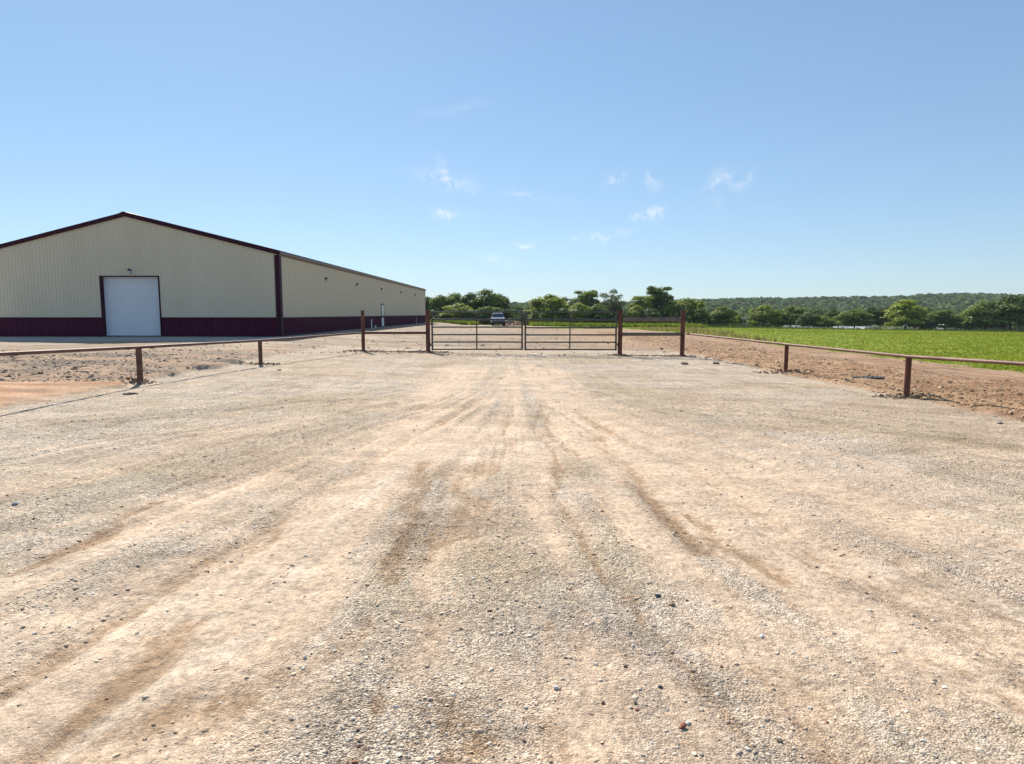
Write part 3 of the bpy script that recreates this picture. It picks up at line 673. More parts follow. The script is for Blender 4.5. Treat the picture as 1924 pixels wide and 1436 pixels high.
for a, b_ in ((-Wd, DL - .05), (DR + .05, -.202)):
    MB().box(a, b_, -.036, -.0171, WC - .035, WC + .03).build('wainscot_trim', M['burgundy_trim'], bld)
    MB().box(a, b_, -.045, -.0171, -.02, .05).build('base_trim', M['burgundy_trim'], bld)
MB().box(.031, .058, .262, Ln - .17, WC - .035, WC + .03).build('wainscot_trim', M['burgundy_trim'], bld)
MB().box(.031, .060, .262, Ln - .17, -.02, .05).build('base_trim', M['burgundy_trim'], bld)
# overhead door, recessed
dfr = MB().box(DL - .07, DL, -.05, .30, 0, DH + .05).box(DR, DR + .06, -.05, .30, 0, DH + .05).box(DL, DR, -.05, .30, DH, DH + .05).build('door_frame', M['burgundy_trim'], bld)
od = MB().box(DL + .001, DL + .05, .20, .24, 0, DH - .001).box(DR - .05, DR - .001, .20, .24, 0, DH - .001).box(DL + .051, DR - .051, .20, .24, DH - .05, DH - .002).build('overhead_door', M['white_door'], bld)
ns = 5; sh = (DH - .03) / ns
for i in range(ns):
    m = MB(); z0, z1 = i * sh + .012, (i + 1) * sh + .006
    xa, xb = DL + .02, DR - .02
    prof = [(.245, z0), (.245, z1), (.250, z1 + .004), (.285, z1 + .004), (.285, z0)]
    m.prism([(p, q) for p, q in prof], 'x', xa, xb)
    m.box(xa, xb, .2435, .2449, z0 + sh * .48, z0 + sh * .50)
    m.build('door_section', M['white_door'], od)
MB().box(DL + .02, DR - .02, .235, .30, 0, .012).build('bottom_seal', M['black'], od)
# lamps
def wall_lamp(x, y, z, face):
    e = empty('wall_lamp', (x, y, z), 0 if face == 'front' else math.pi / 2); e.parent = bld; e.scale = (.82, .82, .82)
    MB().box(-.06, .06, -.03, 0, -.05, .10).build('bracket', M['black'], e)
    MB().tube((0, -.03, .06), (0, -.11, .10), .03, n=8).tube((0, -.11, .03), (0, -.11, .17), .12, .06, n=14).build('lamp_shade', M['black'], e, True)
    MB().ball((0, -.11, -.06), .105, .105, .12, 14, 8).build('globe', M['lamp_glass'], e, True)
wall_lamp(P(243, 510, BY).x - cx0, -.018, P(243, 510, BY).z - BZ, 'front')
for px in (613, 671, 717, 753, 780):
    wall_lamp(.034, sidez(px), 3.5, 'side')
# side door with its dark frame and the burgundy band across it
ym = (DY0 + DY1) / 2; hw = .62
sdoor = MB().box(.034, .075, ym - hw + .1, ym + hw - .1, .05, 2.05).build('side_door', M['white'], bld)
MB().box(.035, .095, ym - hw, ym - hw + .098, 0, 2.15).box(.035, .095, ym + hw - .098, ym + hw, 0, 2.15).box(.035, .095, ym - hw + .098, ym + hw - .098, 2.052, 2.15).build('door_frame', M['black'], sdoor)
MB().box(.076, .092, ym - hw + .099, ym + hw - .099, .83, 1.04).build('door_band', M['burgundy'], sdoor)
MB().ball((.12, ym + hw - .2, 1.12), .03, .03, .03, 8, 6).build('door_handle', M['black'], sdoor)

def tagged(o, label, cat, group=None): return tag(o, label, cat, group)
BM = Matrix.Translation((cx0, BY, BZ)) @ Matrix.Rotation(math.radians(-.6), 4, 'Z')
def bpt(x, y, z): return BM @ Vector((x, y, z))
yp = sidez(692); p = bpt(.30, yp, 0); p.z = float(ground_z(p.x, p.y)[0]) - .02
e = empty('standpipe', p); tagged(e, 'tall white plastic pipe standing against the burgundy wainscot left of the side door', 'pipe')
MB().tube((0, 0, 0), (0, 0, .74), .055, n=12).build('pipe', M['white'], e, True); MB().tube((0, 0, .74), (0, 0, .80), .068, n=12).build('cap', M['white'], e, True)
p = bpt(.34, sidez(698.5), 0); p.z = float(ground_z(p.x, p.y)[0]) - .02
e = empty('pipe_stub', p); tagged(e, 'short white pipe stub beside the side door, right of the taller pipe', 'pipe')
MB().tube((0, 0, 0), (0, 0, .22), .075, n=12).build('pipe', M['white'], e, True); MB().tube((0, 0, .22), (0, 0, .26), .09, n=12).build('cap', M['white'], e, True)
p = bpt(.20, sidez(780), 0); p.z = float(ground_z(p.x, p.y)[0]) - .02
e = empty('yard_hydrant', p); tagged(e, 'small pale water hydrant at the far end of the long wall', 'hydrant')
MB().tube((0, 0, 0), (0, 0, .85), .025, n=8).build('pipe', M['white'], e, True); MB().box(-.05, .12, -.04, .04, .86, .96).build('spout', M['chrome'], e)

# ------------------------------------------------------------------ pipe fences and gates
GY = 25.8
def top_at(px, py, base):
    d = pix_dir(px, py); k = base.y / d[1]; return CAMZ + d[2] * k
def gpost(px, py_base, py_top, Yd=GY):
    b = P(px, py_base, Yd); b.z = float(ground_z(b.x, b.y)[0]); return b, P(px, py_top, Yd).z
def post_mesh(h, r, cap=True):
    m = MB().tube((0, 0, -.25), (0, 0, h), r, n=16)
    m.tube((0, 0, h), (0, 0, h + .012), r * 1.06, n=16); return m
def fence(name_label, tall, low, rails, extra, right=False):
    f = empty('pipe_fence', (tall[0][0].x, tall[0][0].y, tall[0][0].z)); tag(f, name_label, 'fence')
    base = Vector(f.location)
    for b, zt, r in tall:
        o = post_mesh(zt - b.z, r).build('tall_post', M['rust'], f, True); o.location = b - base
    for b, zt, r in low:
        o = post_mesh(zt - b.z - .07, r).build('post', M['rust' if right else 'brown_pipe'], f, True); o.location = b - base
    for a, b_, r, mat in rails:
        MB().tube(Vector(a) - base, Vector(b_) - base, r, n=14).build('rail', M[mat], f, True)
    return f
# left
tl1, zt1 = gpost(683, 664, 584); tl2, zt2 = gpost(804.5, 662, 584)
lp1 = G(490, 685); lp2 = G(264, 720)
zr1 = top_at(490, 638, lp1) ; zr2 = top_at(264, 650, lp2)
lp3 = Vector((-8.15, 8.2, 0)); lp3.z = float(H(lp3.x, lp3.y)); zr3 = CAMZ - .55
lp4 = Vector((-8.3, 2.9, 0)); lp4.z = float(H(lp4.x, lp4.y)); zr4 = CAMZ - .55
lp5 = Vector((-8.4, -3, 0)); zr5 = CAMZ - .55
c1 = Vector((tl1.x, tl1.y, P(683, 625.5, GY).z))
low = [(lp1, zr1, .055), (lp2, zr2, .06), (lp3, zr3, .06), (lp4, zr4, .06), (lp5, zr5, .06)]
RR = .033
chain = [c1] + [Vector((b.x, b.y, zt - RR)) for b, zt, _ in low]
rails = [(a, b_, RR, 'brown_pipe') for a, b_ in zip(chain[:-1], chain[1:])]
rails.append((Vector((tl1.x + .07, GY, P(683, 625.5, GY).z)), Vector((tl2.x - .09, GY, P(800, 625.5, GY).z)), .055, 'brown_pipe'))
fence('left low brown pipe rail fence rising to two tall rusty posts beside the gate', [(tl1, zt1, .07), (tl2, zt2, .085)], low, rails, None)
# right
tr1, zq1 = gpost(1164.5, 670, 584); tr2, zq2 = gpost(1281.5, 668, 584)
rp1 = G(1476, 702); rp2 = G(1703, 747)
zs1 = top_at(1476, 645, rp1); zs2 = top_at(1704, 667, rp2)
dv = (rp2 - rp1); rp3 = rp2 + dv * 1.02; rp3.z = float(H(rp3.x, rp3.y)); zs3 = CAMZ - .63
rp4 = rp3 + dv; rp4.z = 0; zs4 = CAMZ - .63
low = [(rp1, zs1, .055), (rp2, zs2, .055), (rp3, zs3, .055), (rp4, zs4, .055)]
c1 = Vector((tr2.x, tr2.y, P(1281, 626.5, GY).z))
chain = [c1] + [Vector((b.x, b.y, zt - RR)) for b, zt, _ in low]
rails = [(a, b_, RR, 'brown_pipe') for a, b_ in zip(chain[:-1], chain[1:])]
for py, mt in ((600.5, 'grey_pipe'), (628.3, 'grey_pipe')):
    rails.append((Vector((tr1.x + .09, GY, P(1170, py, GY).z)), Vector((tr2.x - .09, GY, P(1276, py, GY).z)), .066, mt))
fence('right low pipe rail fence starting at two tall rusty posts joined by two grey rails', [(tr1, zq1, .088), (tr2, zq2, .088)], low, rails, None, True)
# brackets where the rails meet the posts (short sleeves on the tall posts)
def gate(x0p, x1p, xm, ys_, label, hinge):
    gl = P(x0p, 657, GY); g = empty('metal_gate', (gl.x, GY, gl.z)); tag(g, label, 'gate', 'pair of metal pipe gates')
    w = P(x1p, 657, GY).x - gl.x; zz = [P(962, q, GY).z - gl.z for q in ys_]; r = .024
    xmid = P(xm, 657, GY).x - gl.x
    for zb_, i in zip(zz, range(9)):
        MB().tube((.03, 0, zb_), (w - .03, 0, zb_), .029 if i != 1 else .036, n=12).build('bar', M['gate_paint'], g, True)
    for xx, rr in ((0, .036), (w, .036)):
        MB().tube((xx, 0, zz[-1] - .04), (xx, 0, zz[0] + .045), rr, n=12).build('stile', M['gate_paint'], g, True)
    MB().tube((xmid, -.012, zz[-1]), (xmid, -.012, zz[0]), .026, n=10).build('upright', M['gate_paint'], g, True)
    hx = -.06 if hinge < 0 else w + .06
    for zz_ in (zz[-2] - .10, zz[1] + .05):
        MB().tube((hx - .07, 0, zz_), (hx + .07, 0, zz_), .016, n=8).tube((hx + hinge * .02, 0, zz_ - .06), (hx + hinge * .02, 0, zz_ + .06), .026, n=10).build('hinge', M['black'], g, True)
    return g, w, zz
ysl = (586.3, 600.8, 614.8, 629, 642.8, 656.5)
g1, w1, z1_ = gate(812.5, 981, 896, ysl, 'left leaf of the closed dark pipe gate, hung on the post nearer the building', -1)
g2, w2, z2_ = gate(987, 1157, 1070.5, (586.5, 601, 616, 629.5, 643.2, 657), 'right leaf of the closed dark pipe gate, hung on the post nearer the green field', 1)
MB().box(w1 - .06, w1 + .03, -.07, .05, z1_[1] - .09, z1_[1] + .06).build('latch_plate', M['black'], g1)
ch = MB(); cxm = P(984, 600, GY).x; zc_ = P(984, 601, GY).z
for i in range(16):
    t_ = i / 16 * 2 * math.pi; a = Vector((cxm + .115 * math.cos(t_), GY + .08 * math.sin(t_), zc_ + .02 * math.sin(t_ * 2)))
    t2 = (i + .9) / 16 * 2 * math.pi; b_ = Vector((cxm + .115 * math.cos(t2), GY + .08 * math.sin(t2), zc_ + .02 * math.sin(t2 * 2)))
    ch.tube(a, b_, .014, n=6)
for i in range(6): ch.tube((cxm + .06, GY - .07, zc_ - .03 - i * .045), (cxm + .06 + .01 * (i % 2), GY - .07, zc_ - .07 - i * .045), .013, n=6)
co = ch.mesh('gate_chain'); o = link('gate_chain', co, None, M['black']); tag(o, 'dark chain looped round the two gate leaves where they meet', 'chain')
# disturbed dirt at the post feet
xs, ys = [], []
feet = [(tl1, .55, 150), (tl2, .7, 200), (tr1, .45, 140), (tr2, .5, 140), (lp1, .4, 70), (lp2, .3, 60), (rp1, .6, 120), (rp2, .45, 170)]
PX, PS = [], []
for b, r, n in feet:
    a = RNG.random(n) * 6.283; q = r * RNG.random(n) ** .7; PX.append(np.stack([b.x + np.cos(a) * q * 1.5, b.y + np.sin(a) * q, np.zeros(n)], -1)); PS.append(np.clip(np.exp(RNG.normal(0, .45, n)), .4, 1.9) * .022 * (1.3 - q / r * .6))
for (a, b_, n) in ((tl1, tl2, 200), (tr1, tr2, 120)):
    t_ = RNG.random(n); PX.append(np.stack([a.x + (b_.x - a.x) * t_, a.y - .1 + RNG.normal(0, .22, n), np.zeros(n)], -1)); PS.append(np.clip(np.exp(RNG.normal(0, .4, n)), .4, 1.9) * .022)
pp = np.concatenate(PX); ps = np.concatenate(PS); pp[:, 2] = ground_z(pp[:, 0], pp[:, 1]) + .01
cols = np.array((.24, .165, .11)) * (.55 + .9 * RNG.random((len(pp), 1)))
stuff_rocks('dug_dirt', 'brown crumbled dirt heaped round the feet of the fence posts', pp, ps, cols, flat=.8)

# ------------------------------------------------------------------ single stones and sticks one can point to
def stone(px, py, wpx, col, label, flat=.55, name='stone', cat='stone', lobes=1):
    b = G(px, py); s = wpx / F * b.y / 2; z0 = float(ground_z(b.x, b.y)[0])
    pos = np.array([(0, 0, 0)]) if lobes == 1 else np.stack([RNG.normal(0, s * .6, lobes), RNG.normal(0, s * .3, lobes), np.zeros(lobes)], -1)
    sz = np.full(len(pos), s if lobes == 1 else s * .38)
    V, Fc, C = rocks(pos, sz, np.tile(np.array(col), (len(pos), 1)) * (.8 + .4 * RNG.random((len(pos), 1))), flat=flat, jit=.22, sink=.2)
    me = np_mesh(name, V, Fc); add_attr(me, 'tint', C, 'C'); o = link(name, me, None, M['stones']); o.location = (b.x, b.y, z0)
    return tag(o, label, cat)
stone(1640, 715, 44, (.07, .07, .075), 'dark grey broken lump lying just left of the nearest right fence post', .3, 'asphalt_lump', 'lump', 14)
stone(250, 741, 26, (.10, .085, .075), 'dark brown crumbled clump on the gravel in front of the nearest left fence post', .5, 'dirt_clump', 'clump', 12)
stone(527, 696, 11, (.08, .07, .06), 'small dark clod on pale gravel right of the second left fence post', .8, 'dirt_clump', 'clump', 4)
stone(1287, 685, 15, (.14, .11, .09), 'flat dark stone on the gravel just in front of the right tall post', .4)
stone(1421, 690, 7, (.09, .07, .06), 'small round dark stone left of the farther low right fence post', .8)
stone(1464, 692, 6, (.10, .08, .07), 'tiny dark stone almost touching the farther low right fence post', .5)
stone(1345, 684, 15, (.17, .13, .10), 'brown flat clod between the tall right post and the first low post', .4)
stone(1878, 795, 15, (.20, .19, .18), 'grey rock on the gravel edge at the far right', .5)
stone(1236, 1121, 12, (.09, .10, .12), 'dark blue grey stone alone on tan gravel right of centre', .6)
stone(1263, 1136, 13, (.33, .24, .14), 'rounded tan stone just below the dark blue grey one', .5)
stone(1283, 1367, 15, (.30, .10, .06), 'largest brick red stone in the foreground gravel', .7)
stone(1197, 1334, 11, (.28, .13, .09), 'smaller reddish stone up left of the largest brick red one', .7)
stone(1133, 1324, 10, (.20, .12, .08), 'brown pebble left of the reddish stones', .7)
stone(1044, 1292, 11, (.68, .66, .62), 'bright white pebble in the bottom centre of the lot', .7)
stone(1293, 1358, 13, (.60, .57, .54), 'whitish stone touching the largest brick red one', .7)
stone(1194, 1321, 9, (.09, .085, .09), 'blackish pebble right beside the smaller reddish stone', .7)
stone(1240, 1290, 10, (.11, .10, .11), 'dark grey pebble above the brick red stone', .6)
stone(1175, 1252, 9, (.15, .09, .06), 'dark brown pebble near the middle of the grey gravel', .6)
stone(1432, 1192, 12, (.66, .64, .60), 'pale flat pebble in the right foreground gravel', .5)
stone(573, 1233, 10, (.66, .60, .50), 'cream pebble on the tan tyre mark left of centre', .6)
stone(28, 950, 14, (.60, .60, .60), 'pale grey stone near the left edge of the lot', .4)
stone(1243, 657, 8, (.07, .06, .05), 'small dark clod behind the gap between the right tall posts', .5, 'dirt_clump', 'clump')
def stick(px, py, lpx, ang, label, r=.022):
    b = G(px, py); ln = lpx / F * b.y; z = float(ground_z(b.x, b.y)[0]) + .04
    m = MB(); q = Vector((-ln / 2, 0, 0)); 
    for i in range(4):
        w = q + Vector((ln / 4, RNG.normal(0, .04) * 1.0, RNG.normal(0, .012))); m.tube(q, w, r * (1 - .15 * i), r * (.85 - .15 * i), n=7); q = w
    o = m.build('stick', M['dry_stick'], None, True); o.location = (b.x, b.y, z); o.rotation_euler = (0, 0, ang); tag(o, label, 'stick')
stick(112, 699, 20, 1.0, 'pale bent stick at the front of the rubble, above the red dirt')
stick(156, 701, 30, .5, 'longest pale stick lying right of the bent one above the red dirt')
stick(95, 687, 20, -.3, 'thin pale stick in the middle of the left rubble')
stick(30, 677, 18, .1, 'short pale root at the left edge of the rubble', .03)
stick(203, 694, 12, .2, 'short pale stick in the rubble left of the nearest fence post')

# ------------------------------------------------------------------ pickup truck
def pickup():
    Yt = 101.0; b = P(935, 612.5, Yt); z0 = float(ground_z(b.x, b.y)[0])
    t = empty('pickup_truck', (b.x, Yt, z0), math.radians(4)); tag(t, 'pale pickup truck with dark grille parked facing the gate on the dirt beyond it', 'truck')
    # front faces -Y
    def body(prof, w0, w1): # side profile (y,z) lofted with tumblehome
        m = MB(); n = len(prof)
        for sx in (-1, 1):
            for (yy, zz, ww) in prof: m.v.append((sx * ww, yy, zz))
        for i in range(n): j = (i + 1) % n; m.f.append((i, j, n + j, n + i))
        m.f.append(tuple(range(n))); m.f.append(tuple(range(n, 2 * n))[::-1]); return m
    body([(-2.75, .48, .93), (-2.8, .75, .96), (-2.72, 1.05, .95), (-2.6, 1.13, .93), (-1.35, 1.24, .93), (2.8, 1.24, .97), (2.85, .6, .97), (2.6, .48, .95)], 0, 0).build('body', M['car_paint'], t)
    cab = body([(-1.42, 1.241, .90), (-.62, 1.86, .72), (-.4, 1.92, .70), (.75, 1.92, .70), (1.15, 1.241, .90)], 0, 0).build('cab', M['car_paint'], t)
    MB().quad((-.80, -1.36, 1.31), (.80, -1.36, 1.31), (.66, -.70, 1.83), (-.66, -.70, 1.83)).build('windshield', M['glass'], t).location = (0, -.03, 0)
    for s in (-1, 1):
        MB().quad((s * .905, -1.15, 1.30), (s * .905, .95, 1.30), (s * .735, .65, 1.82), (s * .735, -.55, 1.82)).build('side_window', M['glass'], cab).location = (s * .012, 0, 0)
        MB().box(s * 1.0 - .08, s * 1.0 + .08, -1.18, -1.08, 1.28, 1.46).tube((s * .9, -1.1, 1.3), (s * 1.0, -1.12, 1.34), .02, n=6).build('mirror', M['black'], t)
        MB().box(s * .78 - .15, s * .78 + .15, -2.80, -2.70, .86, 1.05).build('headlight', M['lamp_glass'], t)
        for yy in (-1.85, 1.75):
            w = MB().tube((s * .98, yy, .40), (s * .70, yy, .40), .40, n=20).build('wheel', M['tyre'], t, True)
            MB().tube((s * .99, yy, .40), (s * .975, yy, .40), .24, n=14).build('rim', M['chrome'], w)
    gm = MB().box(-.60, .60, -2.83, -2.74, .82, 1.06).build('grille', M['black'], t)
    for i in range(3): MB().box(-.6, .6, -2.85, -2.831, .85 + i * .075, .87 + i * .075).build('grille_bar', M['chrome'], gm)
    MB().box(-.97, .97, -2.95, -2.81, .46, .72).build('bumper', M['black'], t)
    MB().box(-.93, .93, -2.70, -1.0, .30, .47).box(-.7, .7, -2.9, -2.7, .34, .49).build('undercarriage', M['black'], t)
    MB().box(-.97, -.9, 1.2, 2.8, 1.241, 1.30).box(.9, .97, 1.2, 2.8, 1.241, 1.30).build('bed_rail', M['car_paint'], t)
pickup()
def trailer():
    b = P(956, 612, 104); z0 = float(ground_z(b.x, b.y)[0]); t = empty('utility_trailer', (b.x + .1, 104, z0)); tag(t, 'low dark utility trailer parked just right of the pickup truck', 'trailer')
    MB().box(-.6, .6, -1.5, 1.5, .40, .48).build('bed', M['black'], t)
    for a in ((-.6, -.56, -1.5, 1.5), (.56, .6, -1.5, 1.5)): MB().box(a[0], a[1], a[2], a[3], .481, .75).build('side_rail', M['grey_pipe'], t)
    MB().box(-.559, .559, -1.5, -1.46, .481, .75).build('tailgate', M['wood_pole'], t)
    for s in (-1, 1): MB().tube((s * .62, 0, .3), (s * .76, 0, .3), .3, n=14).build('wheel', M['tyre'], t, True)
trailer()
def heap(px, py, w, h, Yd, label):
    b = P(px, py, Yd); z0 = float(ground_z(b.x, b.y)[0]); n = 26; m = MB()
    for j in range(9):
        for i in range(n):
            t_ = 2 * math.pi * i / n; r = 1 - j / 8; rr = r * (1 + .25 * (float(vnoise(i * .7 + px, j * .9)) - .5))
            m.v.append((w / 2 * rr * math.cos(t_), w / 2.4 * rr * math.sin(t_), h * (1 - r ** 1.5) * (1 + .3 * (float(vnoise(i * .9, j * 1.3 + px)) - .5)) - .05))
    for j in range(8):
        for i in range(n): q = (i + 1) % n; m.f.append((j * n + i, j * n + q, (j + 1) * n + q, (j + 1) * n + i))
    o = m.build('dirt_heap', noise_mat('heap_dirt', (.42, .20, .10), (.58, .36, .21), 3, .95, 0, .8, 8), None); o.location = (b.x, Yd, z0); tag(o, label, 'dirt heap')
heap(958, 606, 3.4, 1.25, 112, 'tan dirt heap rising behind the low trailer')
heap(972, 610, 2.4, .8, 108, 'small orange dirt heap between the trailer and the gate latch')

# ------------------------------------------------------------------ trees
def leaf_cloud(lobes, n, size, rng, droop=0.0):
    L_ = np.array([l for l in lobes]); vol = L_[:, 3] * L_[:, 4]; pk = rng.choice(len(L_), n, p=vol / vol.sum())
    d = rng.normal(size=(n, 3)); d /= np.linalg.norm(d, axis=1)[:, None]
    d[:, 2] = np.where(d[:, 2] < -.35, -d[:, 2] * .6, d[:, 2])
    # clumps on the lobe surface
    q = np.sin(d[:, 0] * 7 + pk) * np.sin(d[:, 1] * 7 + 2 * pk) * np.sin(d[:, 2] * 7)
    rad = .66 + .34 * rng.random(n) + .16 * q + .16 * rng.random(n) ** 4
    c = L_[pk, :3] + d * rad[:, None] * np.stack([L_[pk, 3], L_[pk, 3], L_[pk, 4]], -1)
    s = size * (.6 + .8 * rng.random(n))
    nrm = d + rng.normal(size=(n, 3)) * .55; nrm[:, 2] += .35; nrm /= np.linalg.norm(nrm, axis=1)[:, None]
    u = np.cross(nrm, rng.normal(size=(n, 3))); u /= np.linalg.norm(u, axis=1)[:, None]; w = np.cross(nrm, u)
    s = s[:, None]
    V = np.stack([c - u * s - w * s * .6, c + u * s * .9 - w * s * .5, c + u * s * .7 + w * s * .8, c - u * s * .6 + w * s * .7], 1)
    return V.reshape(-1, 3), np.arange(4 * n).reshape(-1, 4)
def crown_mesh(kind, seed):
    rng = np.random.default_rng(seed); lobes = []
    if kind == 'round':      # unit tree: height 1, width 1
        for i in range(24):
            a = rng.random() * 6.283; r = .30 * rng.random() ** .6; z = .26 + .52 * rng.random(); r *= 1.25 - .9 * abs(z - .42)
            lobes.append((r * math.cos(a), r * math.sin(a), z, .12 + .08 * rng.random(), .08 + .05 * rng.random()))
        lobes.append((0, 0, .84, .15, .13)); lobes.append((0, 0, .56, .36, .36)); lobes.append((.05, .03, .30, .30, .22)); n, s = 5600, .020
    elif kind == 'tall':
        for i in range(34):
            a = rng.random() * 6.283; z = .18 + .72 * rng.random(); r = .36 * rng.random() ** .5 * math.sqrt(max(.03, 1 - ((z - .5) / .46) ** 2))
            lobes.append((r * math.cos(a), r * math.sin(a), z, .10 + .07 * rng.random(), .06 + .05 * rng.random()))
        lobes.append((0, 0, .60, .27, .30)); lobes.append((.03, 0, .32, .27, .24)); n, s = 4600, .017
    elif kind == 'open':
        for i in range(46):
            a = rng.random() * 6.283; z = .36 + .50 * rng.random(); r = .38 * rng.random() ** .45 * math.sqrt(max(.02, 1 - ((z - .60) / .32) ** 2))
            lobes.append((r * math.cos(a), r * math.sin(a), z, .07 + .06 * rng.random(), .05 + .04 * rng.random()))
        n, s = 2600, .014
    elif kind == 'wide':
        for i in range(22):
            a = rng.random() * 6.283; z = .20 + .58 * rng.random(); r = .40 * rng.random() ** .5 * (1.15 - .75 * z)
            lobes.append((r * math.cos(a), r * math.sin(a), z, .10 + .08 * rng.random(), .07 + .06 * rng.random()))
        lobes.append((.02, 0, .82, .16, .12)); lobes.append((0, 0, .52, .34, .30)); lobes.append((.12, .08, .40, .28, .20)); n, s = 5600, .018
    else:                    # shrub
        for i in range(12):
            a = rng.random() * 6.283; r = .33 * rng.random() ** .5; lobes.append((r * math.cos(a), r * math.sin(a), .25 + .45 * rng.random(), .17, .17))
        n, s = 1500, .036
    V, Fc = leaf_cloud(lobes, n, s, rng)
    if kind not in ('open',):
        # leafy heart of the crown: larger leaves deep inside so that no sky shows through the middle
        V2, F2 = leaf_cloud([(a, b, c, d * .62, e * .62) for a, b, c, d, e in lobes], n // 3, s * 1.7, rng)
        Fc = np.concatenate([Fc, F2 + len(V)]); V = np.concatenate([V, V2])
    w_ = np.percentile(np.abs(V[:, :2]), 97); t_ = np.percentile(V[:, 2], 99.3)
    V = V * np.array([.5 / w_, .5 / w_, 1 / t_]); lobes = [(a * .5 / w_, b * .5 / w_, c / t_, d, e) for a, b, c, d, e in lobes]
    me = np_mesh('crown', V, Fc); me.materials.append(M['leaf']); return me, lobes
def trunk_mesh(kind, lobes, seed):
    rng = random.Random(seed); m = MB(); top = .45 if kind != 'open' else .40
    p = [Vector((0, 0, -.03)), Vector((rng.uniform(-.015, .015), 0, .14)), Vector((rng.uniform(-.03, .03), rng.uniform(-.03, .03), top))]
    m.tube(p[0], p[1], .030, .022, n=8); m.tube(p[1], p[2], .022, .015, n=8)
    ks = lobes if kind == 'open' else lobes[:9]
    for l in ks:
        s = p[1].lerp(p[2], rng.uniform(.3, 1)); e = Vector(l[:3]); mid = s.lerp(e, .5) + Vector((0, 0, -.03)); m.tube(s, mid, .011, .008, n=6); m.tube(mid, e, .008, .003, n=6)
        if kind == 'open':
            for _ in range(3):
                q = e + Vector((rng.uniform(-1, 1), rng.uniform(-1, 1), rng.uniform(-.2, 1))) * .07; m.tube(mid, q, .004, .002, n=4)
    me = m.mesh('trunk', True); me.materials.append(M['bark']); return me
CR = {}
for kind, cnt in (('round', 4), ('tall', 2), ('open', 2), ('wide', 3), ('shrub', 2)):
    CR[kind] = []
    for i in range(cnt):
        c, lb = crown_mesh(kind, 100 + i + 10 * len(CR)); CR[kind].append((c, trunk_mesh(kind, lb, i)))
GREEN = {'dark': (.095, .145, .030), 'mid': (.165, .225, .040), 'light': (.26, .32, .046), 'bright': (.31, .37, .046), 'grey': (.150, .175, .080)}
NT = [0]
def tree(px, top, wpx, Yd, kind, green, label, group='trees beyond the gate', base=None):
    b = P(px, 600, Yd); z0 = float(ground_z(b.x, Yd)[0]); hh = P(px, top, Yd).z - z0; w = wpx / F * Yd
    var = CR[kind]; NT[0] += 1; c, tk = var[NT[0] % len(var)]
    e = empty('tree' if kind != 'shrub' else 'bush', (b.x, Yd, z0), random.uniform(0, 6.28)); tag(e, label, 'tree' if kind != 'shrub' else 'bush', group)
    k = hh; ws = w * 1.06
    co = link('crown', c, e); co.scale = (ws, ws, k); g = GREEN[green]; v = random.uniform(.88, 1.12); co.color = (g[0] * v, g[1] * v, g[2] * v, 1)
    to = link('trunk', tk, e); to.scale = (ws, ws, k)
    return e
GA_ = 'trees behind the left gate leaf'; GB = 'trees behind the right gate leaf'; GC = 'trees behind the right brace rails'; GD = 'trees along the far side of the field'
